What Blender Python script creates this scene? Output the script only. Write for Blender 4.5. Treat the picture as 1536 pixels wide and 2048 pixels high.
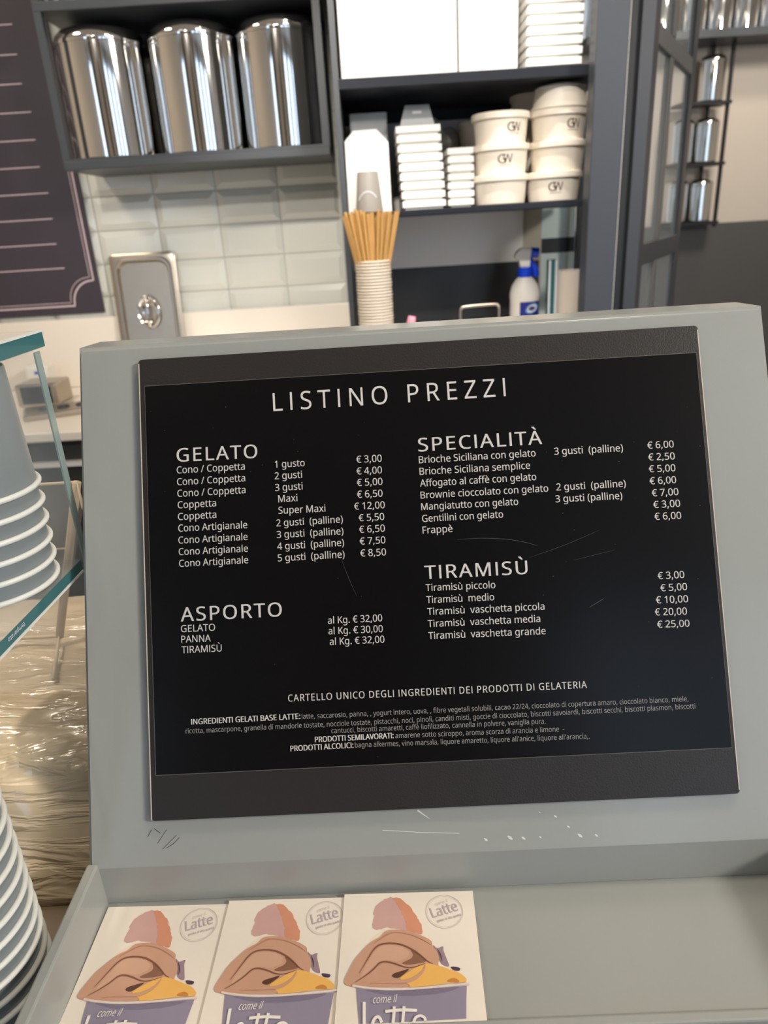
import bpy, bmesh, math, random
from mathutils import Vector, Matrix
random.seed(7)
S = bpy.context.scene
COL = S.collection
for o in list(bpy.data.objects):
    bpy.data.objects.remove(o)

# ------------------------------------------------------------------ camera, light, exposure
S.view_settings.view_transform = 'Standard'
S.view_settings.look = 'None'
S.view_settings.gamma = 1.0
S.view_settings.use_curve_mapping = False
S.view_settings.exposure = 0.0

cam_d = bpy.data.cameras.new('camera')
cam = bpy.data.objects.new('camera', cam_d)
COL.objects.link(cam)
R = ((0.9982, -0.0203, -0.0559), (0.0595, 0.3772, 0.9242), (-0.0023, 0.9259, -0.3777))
right, up, fwd = [Vector(r).normalized() for r in R]
mw = Matrix.Identity(4)
for i in range(3):
    mw[i][0] = right[i]; mw[i][1] = up[i]; mw[i][2] = -fwd[i]
mw[0][3], mw[1][3], mw[2][3] = 0.0, 0.0, 1.45
cam.matrix_world = mw
cam_d.sensor_fit = 'VERTICAL'
cam_d.sensor_height = 36.0
cam_d.lens = 1422.5 * 36.0 / 2048.0
cam_d.clip_start = 0.01
cam_d.dof.use_dof = True
cam_d.dof.focus_distance = 0.50
cam_d.dof.aperture_fstop = 9.0
S.camera = cam

W = bpy.data.worlds.new('daylight')
S.world = W
W.use_nodes = True
W.node_tree.nodes['Background'].inputs[0].default_value = (0.62, 0.78, 1.0, 1)
W.node_tree.nodes['Background'].inputs[1].default_value = 3.4

def lamp(name, kind, loc, target, power, color, size=0.2, spot=60, blend=0.5):
    d = bpy.data.lights.new(name, kind)
    d.energy = power
    d.color = color
    if kind == 'AREA':
        d.shape = 'DISK'; d.size = size
    else:
        d.shadow_soft_size = size
    if kind == 'SPOT':
        d.spot_size = math.radians(spot); d.spot_blend = blend
    o = bpy.data.objects.new(name, d)
    COL.objects.link(o)
    o.location = loc
    v = Vector(target) - Vector(loc)
    o.rotation_euler = v.to_track_quat('-Z', 'Y').to_euler()
    return o

WARM = (1.0, 0.86, 0.70)
NEUT = (1.0, 0.93, 0.85)
# downlights in the ceiling
lamp('ceiling_spot', 'SPOT', (0.22, 1.36, 2.85), (0.22, 1.80, 1.70), 105, NEUT, 0.03, 56, 0.5)
lamp('ceiling_spot', 'SPOT', (-0.10, -0.35, 2.85), (0.22, 1.95, 1.20), 150, NEUT, 0.04, 34, 0.6)
lamp('ceiling_spot', 'SPOT', (-0.45, -1.80, 2.85), (-0.45, 2.10, 1.48), 150, NEUT, 0.05, 19, 0.7)  # added narrow beam to brighten the tiles below the canister shelf
lamp('ceiling_spot', 'SPOT', (-0.62, 0.35, 2.85), (-0.56, 0.52, 1.08), 95, WARM, 0.04, 25, 0.7)
lamp('ceiling_light', 'AREA', (2.6, -1.1, 2.75), (0.3, 0.4, 1.1), 88, NEUT, 0.6)
lamp('ceiling_light', 'AREA', (-0.9, -0.4, 2.85), (-0.4, 0.3, 1.0), 1.5, NEUT, 0.5)
lamp('ceiling_light', 'AREA', (0.55, 0.50, 2.85), (0.5, 0.5, 0), 11, WARM, 0.35)
lamp('ceiling_light', 'AREA', (-1.4, 1.2, 2.85), (-1.3, 1.3, 0), 16, WARM, 0.4)
lamp('ceiling_light', 'AREA', (2.2, 3.4, 2.85), (2.2, 4.2, 0), 30, NEUT, 0.5)
lamp('ceiling_spot', 'SPOT', (2.35, 4.2, 2.85), (2.50, 5.0, 1.9), 22, WARM, 0.05, 60, 0.7)

# ------------------------------------------------------------------ materials
def mat(name, col, rough=0.5, metal=0.0, noise=0.0, nscale=20, bump=0.0, bscale=60, coat=0.0, spec=0.5, trans=0.0, ior=1.45, alpha=1.0, stretch=None):
    m = bpy.data.materials.new(name)
    m.use_nodes = True
    nt = m.node_tree
    b = nt.nodes['Principled BSDF']
    b.inputs['Base Color'].default_value = (*col, 1)
    b.inputs['Roughness'].default_value = rough
    b.inputs['Metallic'].default_value = metal
    b.inputs['Specular IOR Level'].default_value = spec
    b.inputs['Coat Weight'].default_value = coat
    b.inputs['Transmission Weight'].default_value = trans
    b.inputs['IOR'].default_value = ior
    b.inputs['Alpha'].default_value = alpha
    if noise or bump:
        tc = nt.nodes.new('ShaderNodeTexCoord')
        mp = nt.nodes.new('ShaderNodeMapping')
        if stretch: mp.inputs['Scale'].default_value = stretch
        nt.links.new(tc.outputs['Object'], mp.inputs[0])
    if noise:
        n = nt.nodes.new('ShaderNodeTexNoise'); n.inputs['Scale'].default_value = nscale; n.inputs['Detail'].default_value = 4
        nt.links.new(mp.outputs[0], n.inputs['Vector'])
        r = nt.nodes.new('ShaderNodeMapRange')
        r.inputs[3].default_value = 1 - noise; r.inputs[4].default_value = 1 + noise
        nt.links.new(n.outputs[0], r.inputs[0])
        mx = nt.nodes.new('ShaderNodeVectorMath'); mx.operation = 'SCALE'
        mx.inputs[0].default_value = col
        nt.links.new(r.outputs[0], mx.inputs['Scale'])
        nt.links.new(mx.outputs[0], b.inputs['Base Color'])
    if bump:
        n2 = nt.nodes.new('ShaderNodeTexNoise'); n2.inputs['Scale'].default_value = bscale; n2.inputs['Detail'].default_value = 3
        nt.links.new(mp.outputs[0], n2.inputs['Vector'])
        bp = nt.nodes.new('ShaderNodeBump'); bp.inputs['Strength'].default_value = bump; bp.inputs['Distance'].default_value = 0.002
        nt.links.new(n2.outputs[0], bp.inputs['Height'])
        nt.links.new(bp.outputs[0], b.inputs['Normal'])
    return m

def srgb(r, g, b):
    f = lambda c: (c / 255 / 12.92) if c / 255 <= 0.04045 else ((c / 255 + 0.055) / 1.055) ** 2.4
    return (f(r), f(g), f(b))

M = {}
M['stand'] = mat('grey_painted_metal', srgb(158, 161, 157), 0.22, 0, 0.03, 9, 0.012, 220, spec=0.45)
M['plate'] = mat('matt_black_plate', srgb(40, 36, 34), 0.42, 0, 0.12, 700, 0.15, 900, spec=0.5)
M['sheet'] = mat('black_print', srgb(12, 11, 12), 0.26, 0, 0.1, 200, 0.02, 60, spec=0.24)
def add_specks(m, scale, lo, col):
    nt = m.node_tree; b = nt.nodes['Principled BSDF']
    src = b.inputs['Base Color'].links[0].from_socket
    tc = nt.nodes.new('ShaderNodeTexCoord')
    v = nt.nodes.new('ShaderNodeTexVoronoi'); v.inputs['Scale'].default_value = scale
    nt.links.new(tc.outputs['Object'], v.inputs['Vector'])
    n = nt.nodes.new('ShaderNodeTexNoise'); n.inputs['Scale'].default_value = 16
    nt.links.new(tc.outputs['Object'], n.inputs['Vector'])
    t = nt.nodes.new('ShaderNodeMath'); t.operation = 'MULTIPLY'; t.inputs[1].default_value = lo
    nt.links.new(n.outputs[0], t.inputs[0])
    c = nt.nodes.new('ShaderNodeMath'); c.operation = 'LESS_THAN'
    nt.links.new(v.outputs['Distance'], c.inputs[0]); nt.links.new(t.outputs[0], c.inputs[1])
    k = nt.nodes.new('ShaderNodeMath'); k.operation = 'MULTIPLY'; k.inputs[1].default_value = 0.55
    nt.links.new(c.outputs[0], k.inputs[0])
    mx = nt.nodes.new('ShaderNodeMix'); mx.data_type = 'RGBA'
    nt.links.new(k.outputs[0], mx.inputs[0]); nt.links.new(src, mx.inputs[6]); mx.inputs[7].default_value = (*col, 1)
    nt.links.new(mx.outputs[2], b.inputs['Base Color'])
add_specks(M['sheet'], 110, 0.058, srgb(110, 108, 106))
M['sheetedge'] = mat('worn_sheet_edge', srgb(104, 98, 92), 0.5)
M['plateedge'] = mat('cut_plate_edge', srgb(205, 196, 180), 0.4)
M['ink'] = mat('white_ink', srgb(214, 210, 205), 0.5)
M['ink_thin'] = mat('grey_ink', srgb(150, 146, 142), 0.5)
M['scuff'] = mat('scuff', srgb(225, 225, 220), 0.6)
M['smudge'] = mat('smudge', srgb(72, 74, 74), 0.7)
M['scratch'] = mat('fine_scratch', srgb(88, 86, 84), 0.5)
M['paper'] = mat('white_card', srgb(240, 230, 216), 0.55)
M['baypanel'] = mat('pale_back_panel', srgb(226, 222, 216), 0.5)
M['navymetal'] = mat('navy_grey_metal', srgb(30, 34, 42), 0.5, 0.0, 0.06, 8, spec=0.25)
M['darkmetal'] = mat('dark_grey_metal', srgb(66, 70, 74), 0.4, 0.0, 0.06, 8, spec=0.5)
M['blackmetal'] = mat('black_steel', srgb(24, 24, 25), 0.45)
M['bluegrey'] = mat('blue_grey_paint', srgb(58, 62, 69), 0.42, 0, 0.05, 6)
M['steel'] = mat('polished_steel', (0.80, 0.78, 0.75), 0.07, 1.0)
M['satin'] = mat('brushed_steel', (0.50, 0.45, 0.38), 0.34, 1.0, 0.06, 30)
M['satin_dk'] = mat('grey_gloss_panel', srgb(228, 225, 220), 0.3, 0.0, 0.06, 3)
M['tile'] = mat('glazed_tile', srgb(216, 217, 208), 0.14, 0, spec=0.5)
M['grout'] = mat('grout', srgb(176, 176, 170), 0.8)
M['white'] = mat('white_plastic', srgb(238, 234, 226), 0.4)
M['foam'] = mat('white_foam', srgb(240, 238, 232), 0.6)
M['greyfoam'] = mat('grey_carton', srgb(170, 172, 172), 0.6)
M['tub'] = mat('white_tub', srgb(238, 228, 212), 0.42)
M['logo_brown'] = mat('brown_logo', srgb(70, 42, 26), 0.5)
M['kraft'] = mat('bamboo', srgb(196, 152, 90), 0.55, 0, 0.12, 40)
M['cupgrey'] = mat('grey_paper_cup', srgb(128, 136, 138), 0.36, 0, spec=0.5)
M['rim'] = mat('white_rim_and_glint', srgb(224, 226, 220), 0.4)
M['cupwhite'] = mat('white_paper_cup', srgb(214, 203, 186), 0.5)
M['menu'] = mat('purple_black_board', srgb(60, 54, 62), 0.5, 0, 0.12, 6)
M['chalk'] = mat('pale_pink_line', srgb(205, 185, 190), 0.6)
M['worktop'] = mat('white_worktop', srgb(236, 228, 216), 0.3)
M['cabinet'] = mat('dark_cabinet', srgb(60, 59, 58), 0.4)
M['counter'] = mat('dark_brown_counter', srgb(104, 90, 72), 0.35, 0, 0.15, 25)
M['wall'] = mat('warm_wall', srgb(205, 194, 180), 0.8)
M['ceiling'] = mat('ceiling_paint', srgb(225, 220, 212), 0.8)
M['floor'] = mat('floor_tile', srgb(120, 112, 104), 0.4, 0, 0.1, 3)
M['wainscot'] = mat('dark_wainscot', srgb(84, 82, 80), 0.35, 0, 0.06, 3)
M['darkpanel'] = mat('charcoal_panel', srgb(46, 48, 50), 0.35, 0, 0.08, 6)
M['beigepanel'] = mat('beige_panel', srgb(176, 170, 154), 0.5)
M['blue'] = mat('blue_plastic', srgb(24, 70, 220), 0.25)
M['label'] = mat('navy_label', srgb(40, 44, 140), 0.4)
M['labelcyan'] = mat('pale_blue_print', srgb(90, 170, 230), 0.4)
M['label_glint'] = mat('white_print_and_glint', srgb(225, 232, 240), 0.4)
M['labelpurple'] = mat('mauve_print', srgb(150, 130, 180), 0.4)
M['paperroll'] = mat('paper_towel', srgb(232, 220, 206), 0.9, 0, 0, 1, 0.3, 90)
M['pink'] = mat('pink_plastic', srgb(232, 150, 170), 0.5)
M['glass'] = mat('clear_glass', (0.86, 0.93, 0.92), 0.02, alpha=0.10, spec=0.6)
M['paneedge'] = mat('pale_glass_edge', srgb(150, 170, 168), 0.1, alpha=0.75)
M['glassedge'] = mat('teal_glass_edge', srgb(62, 112, 116), 0.08, spec=0.6)
M['frosted'] = mat('teal_pane', srgb(205, 220, 216), 0.25)
M['doorframe'] = mat('door_frame_paint', srgb(52, 55, 60), 0.4)
M['doorlit'] = mat('door_paint_lit', srgb(92, 92, 92), 0.4)  # same door paint, lightened to paint in light on rail and mullions
M['acrylic'] = mat('clear_acrylic', (0.85, 0.80, 0.74), 0.05, alpha=0.14)
M['acrylic_edge'] = mat('acrylic_edge', srgb(214, 196, 170), 0.2)
M['pinkgrey'] = mat('greyish_panel', srgb(128, 124, 122), 0.5)

def film_mat():
    m = mat('wrapped_film', srgb(196, 180, 152), 0.28, 0, 0.16, 9, 0, 1, coat=1.0, stretch=(2, 2, 6))
    nt = m.node_tree; b = nt.nodes['Principled BSDF']
    tc = nt.nodes.new('ShaderNodeTexCoord'); mp = nt.nodes.new('ShaderNodeMapping')
    mp.inputs['Scale'].default_value = (4, 16, 34); mp.inputs['Rotation'].default_value = (0, 0.22, 0.2)
    nt.links.new(tc.outputs['Object'], mp.inputs[0])
    n = nt.nodes.new('ShaderNodeTexNoise'); n.inputs['Scale'].default_value = 1.2; n.inputs['Detail'].default_value = 3; n.inputs['Distortion'].default_value = 2.2
    nt.links.new(mp.outputs[0], n.inputs['Vector'])
    r = nt.nodes.new('ShaderNodeValToRGB'); r.color_ramp.elements[0].position = 0.42; r.color_ramp.elements[1].position = 0.6
    nt.links.new(n.outputs[0], r.inputs[0])
    bp = nt.nodes.new('ShaderNodeBump'); bp.inputs['Strength'].default_value = 0.55; bp.inputs['Distance'].default_value = 0.004
    nt.links.new(r.outputs[0], bp.inputs['Height'])
    nt.links.new(bp.outputs[0], b.inputs['Normal']); nt.links.new(bp.outputs[0], b.inputs['Coat Normal'])
    b.inputs['Coat Roughness'].default_value = 0.1
    return m
M['film'] = film_mat()

# ------------------------------------------------------------------ helpers
def link(name, bm, m, parent=None, smooth=False, mats=None, angle=None):
    me = bpy.data.meshes.new(name)
    bmesh.ops.recalc_face_normals(bm, faces=bm.faces)
    bm.to_mesh(me); bm.free()
    for x in (mats or [m]): me.materials.append(x)
    if smooth:
        for p in me.polygons: p.use_smooth = True
        if angle is not None:
            try: me.set_sharp_from_angle(angle=math.radians(angle))
            except Exception: pass
    o = bpy.data.objects.new(name, me)
    COL.objects.link(o)
    if parent is not None: o.parent = parent
    return o

def thing(name, label, cat, loc=(0, 0, 0), rz=0, group=None):
    o = bpy.data.objects.new(name, None); COL.objects.link(o)
    o.empty_display_size = 0.05
    o.location = loc; o.rotation_euler = (0, 0, rz)
    return tag(o, label, cat, group)

def tag(o, label, cat, group=None, kind=None):
    o['label'] = label; o['category'] = cat
    if group: o['group'] = group
    if kind: o['kind'] = kind
    return o

def struct(o):
    o['kind'] = 'structure'; return o

def dup(root, loc, label=None, rz=None, group=None):
    r = root.copy(); COL.objects.link(r); r.location = loc
    if rz is not None: r.rotation_euler = (0, 0, rz)
    if label: r['label'] = label
    if group: r['group'] = group
    for ch in list(root.children):
        c = ch.copy(); COL.objects.link(c); c.parent = r
        for g in list(ch.children):
            d = g.copy(); COL.objects.link(d); d.parent = c
    return r

def box(bm, x0, x1, y0, y1, z0, z1, bev=0.0, seg=2):
    b2 = bmesh.new()
    vs = [b2.verts.new((x, y, z)) for x in (x0, x1) for y in (y0, y1) for z in (z0, z1)]
    for f in ((0, 1, 3, 2), (4, 6, 7, 5), (0, 4, 5, 1), (2, 3, 7, 6), (0, 2, 6, 4), (1, 5, 7, 3)):
        b2.faces.new([vs[i] for i in f])
    if bev: bmesh.ops.bevel(b2, geom=list(b2.edges), offset=bev, segments=seg, affect='EDGES', profile=0.5)
    merge(bm, b2)

def merge(bm, b2, mi=None):
    mp = {v: bm.verts.new(v.co) for v in b2.verts}
    for f in b2.faces:
        try:
            nf = bm.faces.new([mp[v] for v in f.verts]); nf.material_index = f.material_index if mi is None else mi
        except ValueError: pass
    b2.free()

def BM(*boxes, bev=0.0):
    bm = bmesh.new()
    for b in boxes: box(bm, *b, bev=bev)
    return bm

def prism(bm, pts, axis_vec, mi=0):
    """extrude a 3D polygon along axis_vec"""
    a = [bm.verts.new(p) for p in pts]
    b = [bm.verts.new(Vector(p) + Vector(axis_vec)) for p in pts]
    n = len(pts)
    fs = [bm.faces.new(a), bm.faces.new(b[::-1])]
    for i in range(n): fs.append(bm.faces.new((a[i], b[i], b[(i + 1) % n], a[(i + 1) % n])))
    for f in fs: f.material_index = mi

def lathe(bm, prof, seg=48, cx=0, cy=0, cap0=True, cap1=True, mi=0):
    rings = []
    for r, z in prof:
        rings.append([bm.verts.new((cx + r * math.cos(2 * math.pi * k / seg), cy + r * math.sin(2 * math.pi * k / seg), z)) for k in range(seg)])
    for a, b in zip(rings, rings[1:]):
        for k in range(seg):
            bm.faces.new((a[k], a[(k + 1) % seg], b[(k + 1) % seg], b[k])).material_index = mi
    if cap0: bm.faces.new(rings[0][::-1]).material_index = mi
    if cap1: bm.faces.new(rings[-1]).material_index = mi

def tube(bm, pts, r, seg=10, closed=False, mi=0):
    pts = [Vector(p) for p in pts]; n = len(pts); rings = []
    prev = None
    for i, p in enumerate(pts):
        if closed: t = pts[(i + 1) % n] - pts[i - 1]
        else: t = pts[min(i + 1, n - 1)] - pts[max(i - 1, 0)]
        t.normalize()
        u = prev - t * prev.dot(t) if prev is not None else t.orthogonal()
        u.normalize(); prev = u
        v = t.cross(u)
        rr = r[i] if isinstance(r, (list, tuple)) else r
        rings.append([bm.verts.new(p + u * rr * math.cos(2 * math.pi * k / seg) + v * rr * math.sin(2 * math.pi * k / seg)) for k in range(seg)])
    rng = range(n if closed else n - 1)
    for i in rng:
        a, b = rings[i], rings[(i + 1) % n]
        for k in range(seg): bm.faces.new((a[k], a[(k + 1) % seg], b[(k + 1) % seg], b[k])).material_index = mi
    if not closed:
        bm.faces.new(rings[0][::-1]).material_index = mi; bm.faces.new(rings[-1]).material_index = mi

def catmull(pts, n=5, closed=False):
    out = []; m = len(pts)
    rng = range(m if closed else m - 1)
    for i in rng:
        if closed: p0, p1, p2, p3 = pts[i - 1], pts[i], pts[(i + 1) % m], pts[(i + 2) % m]
        else: p0, p1, p2, p3 = pts[max(i - 1, 0)], pts[i], pts[i + 1], pts[min(i + 2, m - 1)]
        for k in range(n):
            t = k / n
            out.append(tuple(0.5 * (2 * b + (c - a) * t + (2 * a - 5 * b + 4 * c - d) * t * t + (3 * b - a - 3 * c + d) * t ** 3) for a, b, c, d in zip(p0, p1, p2, p3)))
    if not closed: out.append(tuple(pts[-1]))
    return out

# ---- lettering: outline text from the font curve, returned as (verts, faces) with its bounds
_cache = {}
def glyphs(text, track=1.0, shear=0.0, weight=0.0):
    key = (text, track, shear, weight)
    if key in _cache: return _cache[key]
    cu = bpy.data.curves.new('lettering', 'FONT')
    cu.body = text; cu.size = 1.0; cu.space_character = track; cu.shear = shear; cu.offset = weight
    cu.resolution_u = 3
    cu.dimensions = '2D'; cu.fill_mode = 'BOTH'
    if FONT is not None: cu.font = FONT
    o = bpy.data.objects.new('lettering', cu); COL.objects.link(o)
    bpy.context.view_layer.update()
    me = o.evaluated_get(bpy.context.evaluated_depsgraph_get()).to_mesh()
    vs = [(v.co.x, v.co.y) for v in me.vertices]; fs = [tuple(p.vertices) for p in me.polygons]
    o.evaluated_get(bpy.context.evaluated_depsgraph_get()).to_mesh_clear()
    bpy.data.objects.remove(o); bpy.data.curves.remove(cu)
    xs = [v[0] for v in vs]
    res = (vs, fs, min(xs), max(xs))
    _cache[key] = res
    return res
FONT = None
try:
    import os
    _p = os.path.join(bpy.utils.resource_path('LOCAL'), 'datafiles', 'fonts', 'NotoSansHebrew-Regular.woff2')
    if os.path.exists(_p): FONT = bpy.data.fonts.load(_p)
except Exception:
    FONT = None
_v = glyphs('H')[0]
CAP = max(v[1] for v in _v)
ASC = max(v[1] for v in glyphs('l')[0])

def put_text(bm, text, p0, p1, cap, fmap, track=1.0, shear=0.0, weight=0.0, mi=0):
    if weight > 0:      # heavier type: the letters are struck three times, slightly apart
        L = math.hypot(p1[0] - p0[0], p1[1] - p0[1]); d = weight * cap / CAP
        ex = ((p1[0] - p0[0]) / L * d, (p1[1] - p0[1]) / L * d)
        o_ = Vector(fmap(*p0)); e = cap * .5
        nrm = (Vector(fmap(p0[0] + e, p0[1])) - o_).cross(Vector(fmap(p0[0], p0[1] + e)) - o_)
        nrm = nrm.normalized() if nrm.length > 0 else Vector((0, 0, 0))
        for s, fm in ((-1, fmap), (0, lambda u, v: Vector(fmap(u, v)) + nrm * .00004), (1, lambda u, v: Vector(fmap(u, v)) + nrm * .00008)):
            put_text(bm, text, (p0[0] + s * ex[0], p0[1] + s * ex[1]), (p1[0] + s * ex[0], p1[1] + s * ex[1]), cap, fm, track, shear, 0.0, mi)
        return
    """letters from p0 to p1 along the baseline (2D), cap = capital height, fmap(u,v) -> 3D"""
    plain_i = FONT is not None and text.upper() == text and 'I' in text
    vs, fs, x0, x1 = glyphs(text.replace('I', 'l') if plain_i else text, track, shear, weight)
    if plain_i: vs = [(x, CAP + weight if abs(y - ASC - weight) < .004 else y) for x, y in vs]
    dx, dy = p1[0] - p0[0], p1[1] - p0[1]
    L = math.hypot(dx, dy); ex = (dx / L, dy / L); ey = (-ex[1], ex[0])
    sx = L / (x1 - x0); sy = cap / CAP
    nv = []
    for x, y in vs:
        a = (x - x0) * sx; b = y * sy
        nv.append(bm.verts.new(fmap(p0[0] + ex[0] * a + ey[0] * b, p0[1] + ex[1] * a + ey[1] * b)))
    for f in fs:
        try: bm.faces.new([nv[i] for i in f]).material_index = mi
        except ValueError: pass

def stroke(bm, pts, w, fmap, mi=0):
    """flat ribbon of width w (number or function of 0..1) along 2D points"""
    n = len(pts); L = []; Rr = []
    for i, p in enumerate(pts):
        a = pts[max(i - 1, 0)]; b = pts[min(i + 1, n - 1)]
        tx, ty = b[0] - a[0], b[1] - a[1]; l = math.hypot(tx, ty) or 1
        ww = (w(i / (n - 1)) if callable(w) else w) / 2
        nx, ny = -ty / l * ww, tx / l * ww
        L.append(bm.verts.new(fmap(p[0] + nx, p[1] + ny))); Rr.append(bm.verts.new(fmap(p[0] - nx, p[1] - ny)))
    for i in range(n - 1):
        bm.faces.new((L[i], L[i + 1], Rr[i + 1], Rr[i])).material_index = mi

def fill(bm, pts, fmap, mi=0):
    vs = [bm.verts.new(fmap(*p)) for p in pts]
    f = bm.faces.new(vs); f.material_index = mi
    bmesh.ops.triangulate(bm, faces=[f])

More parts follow.
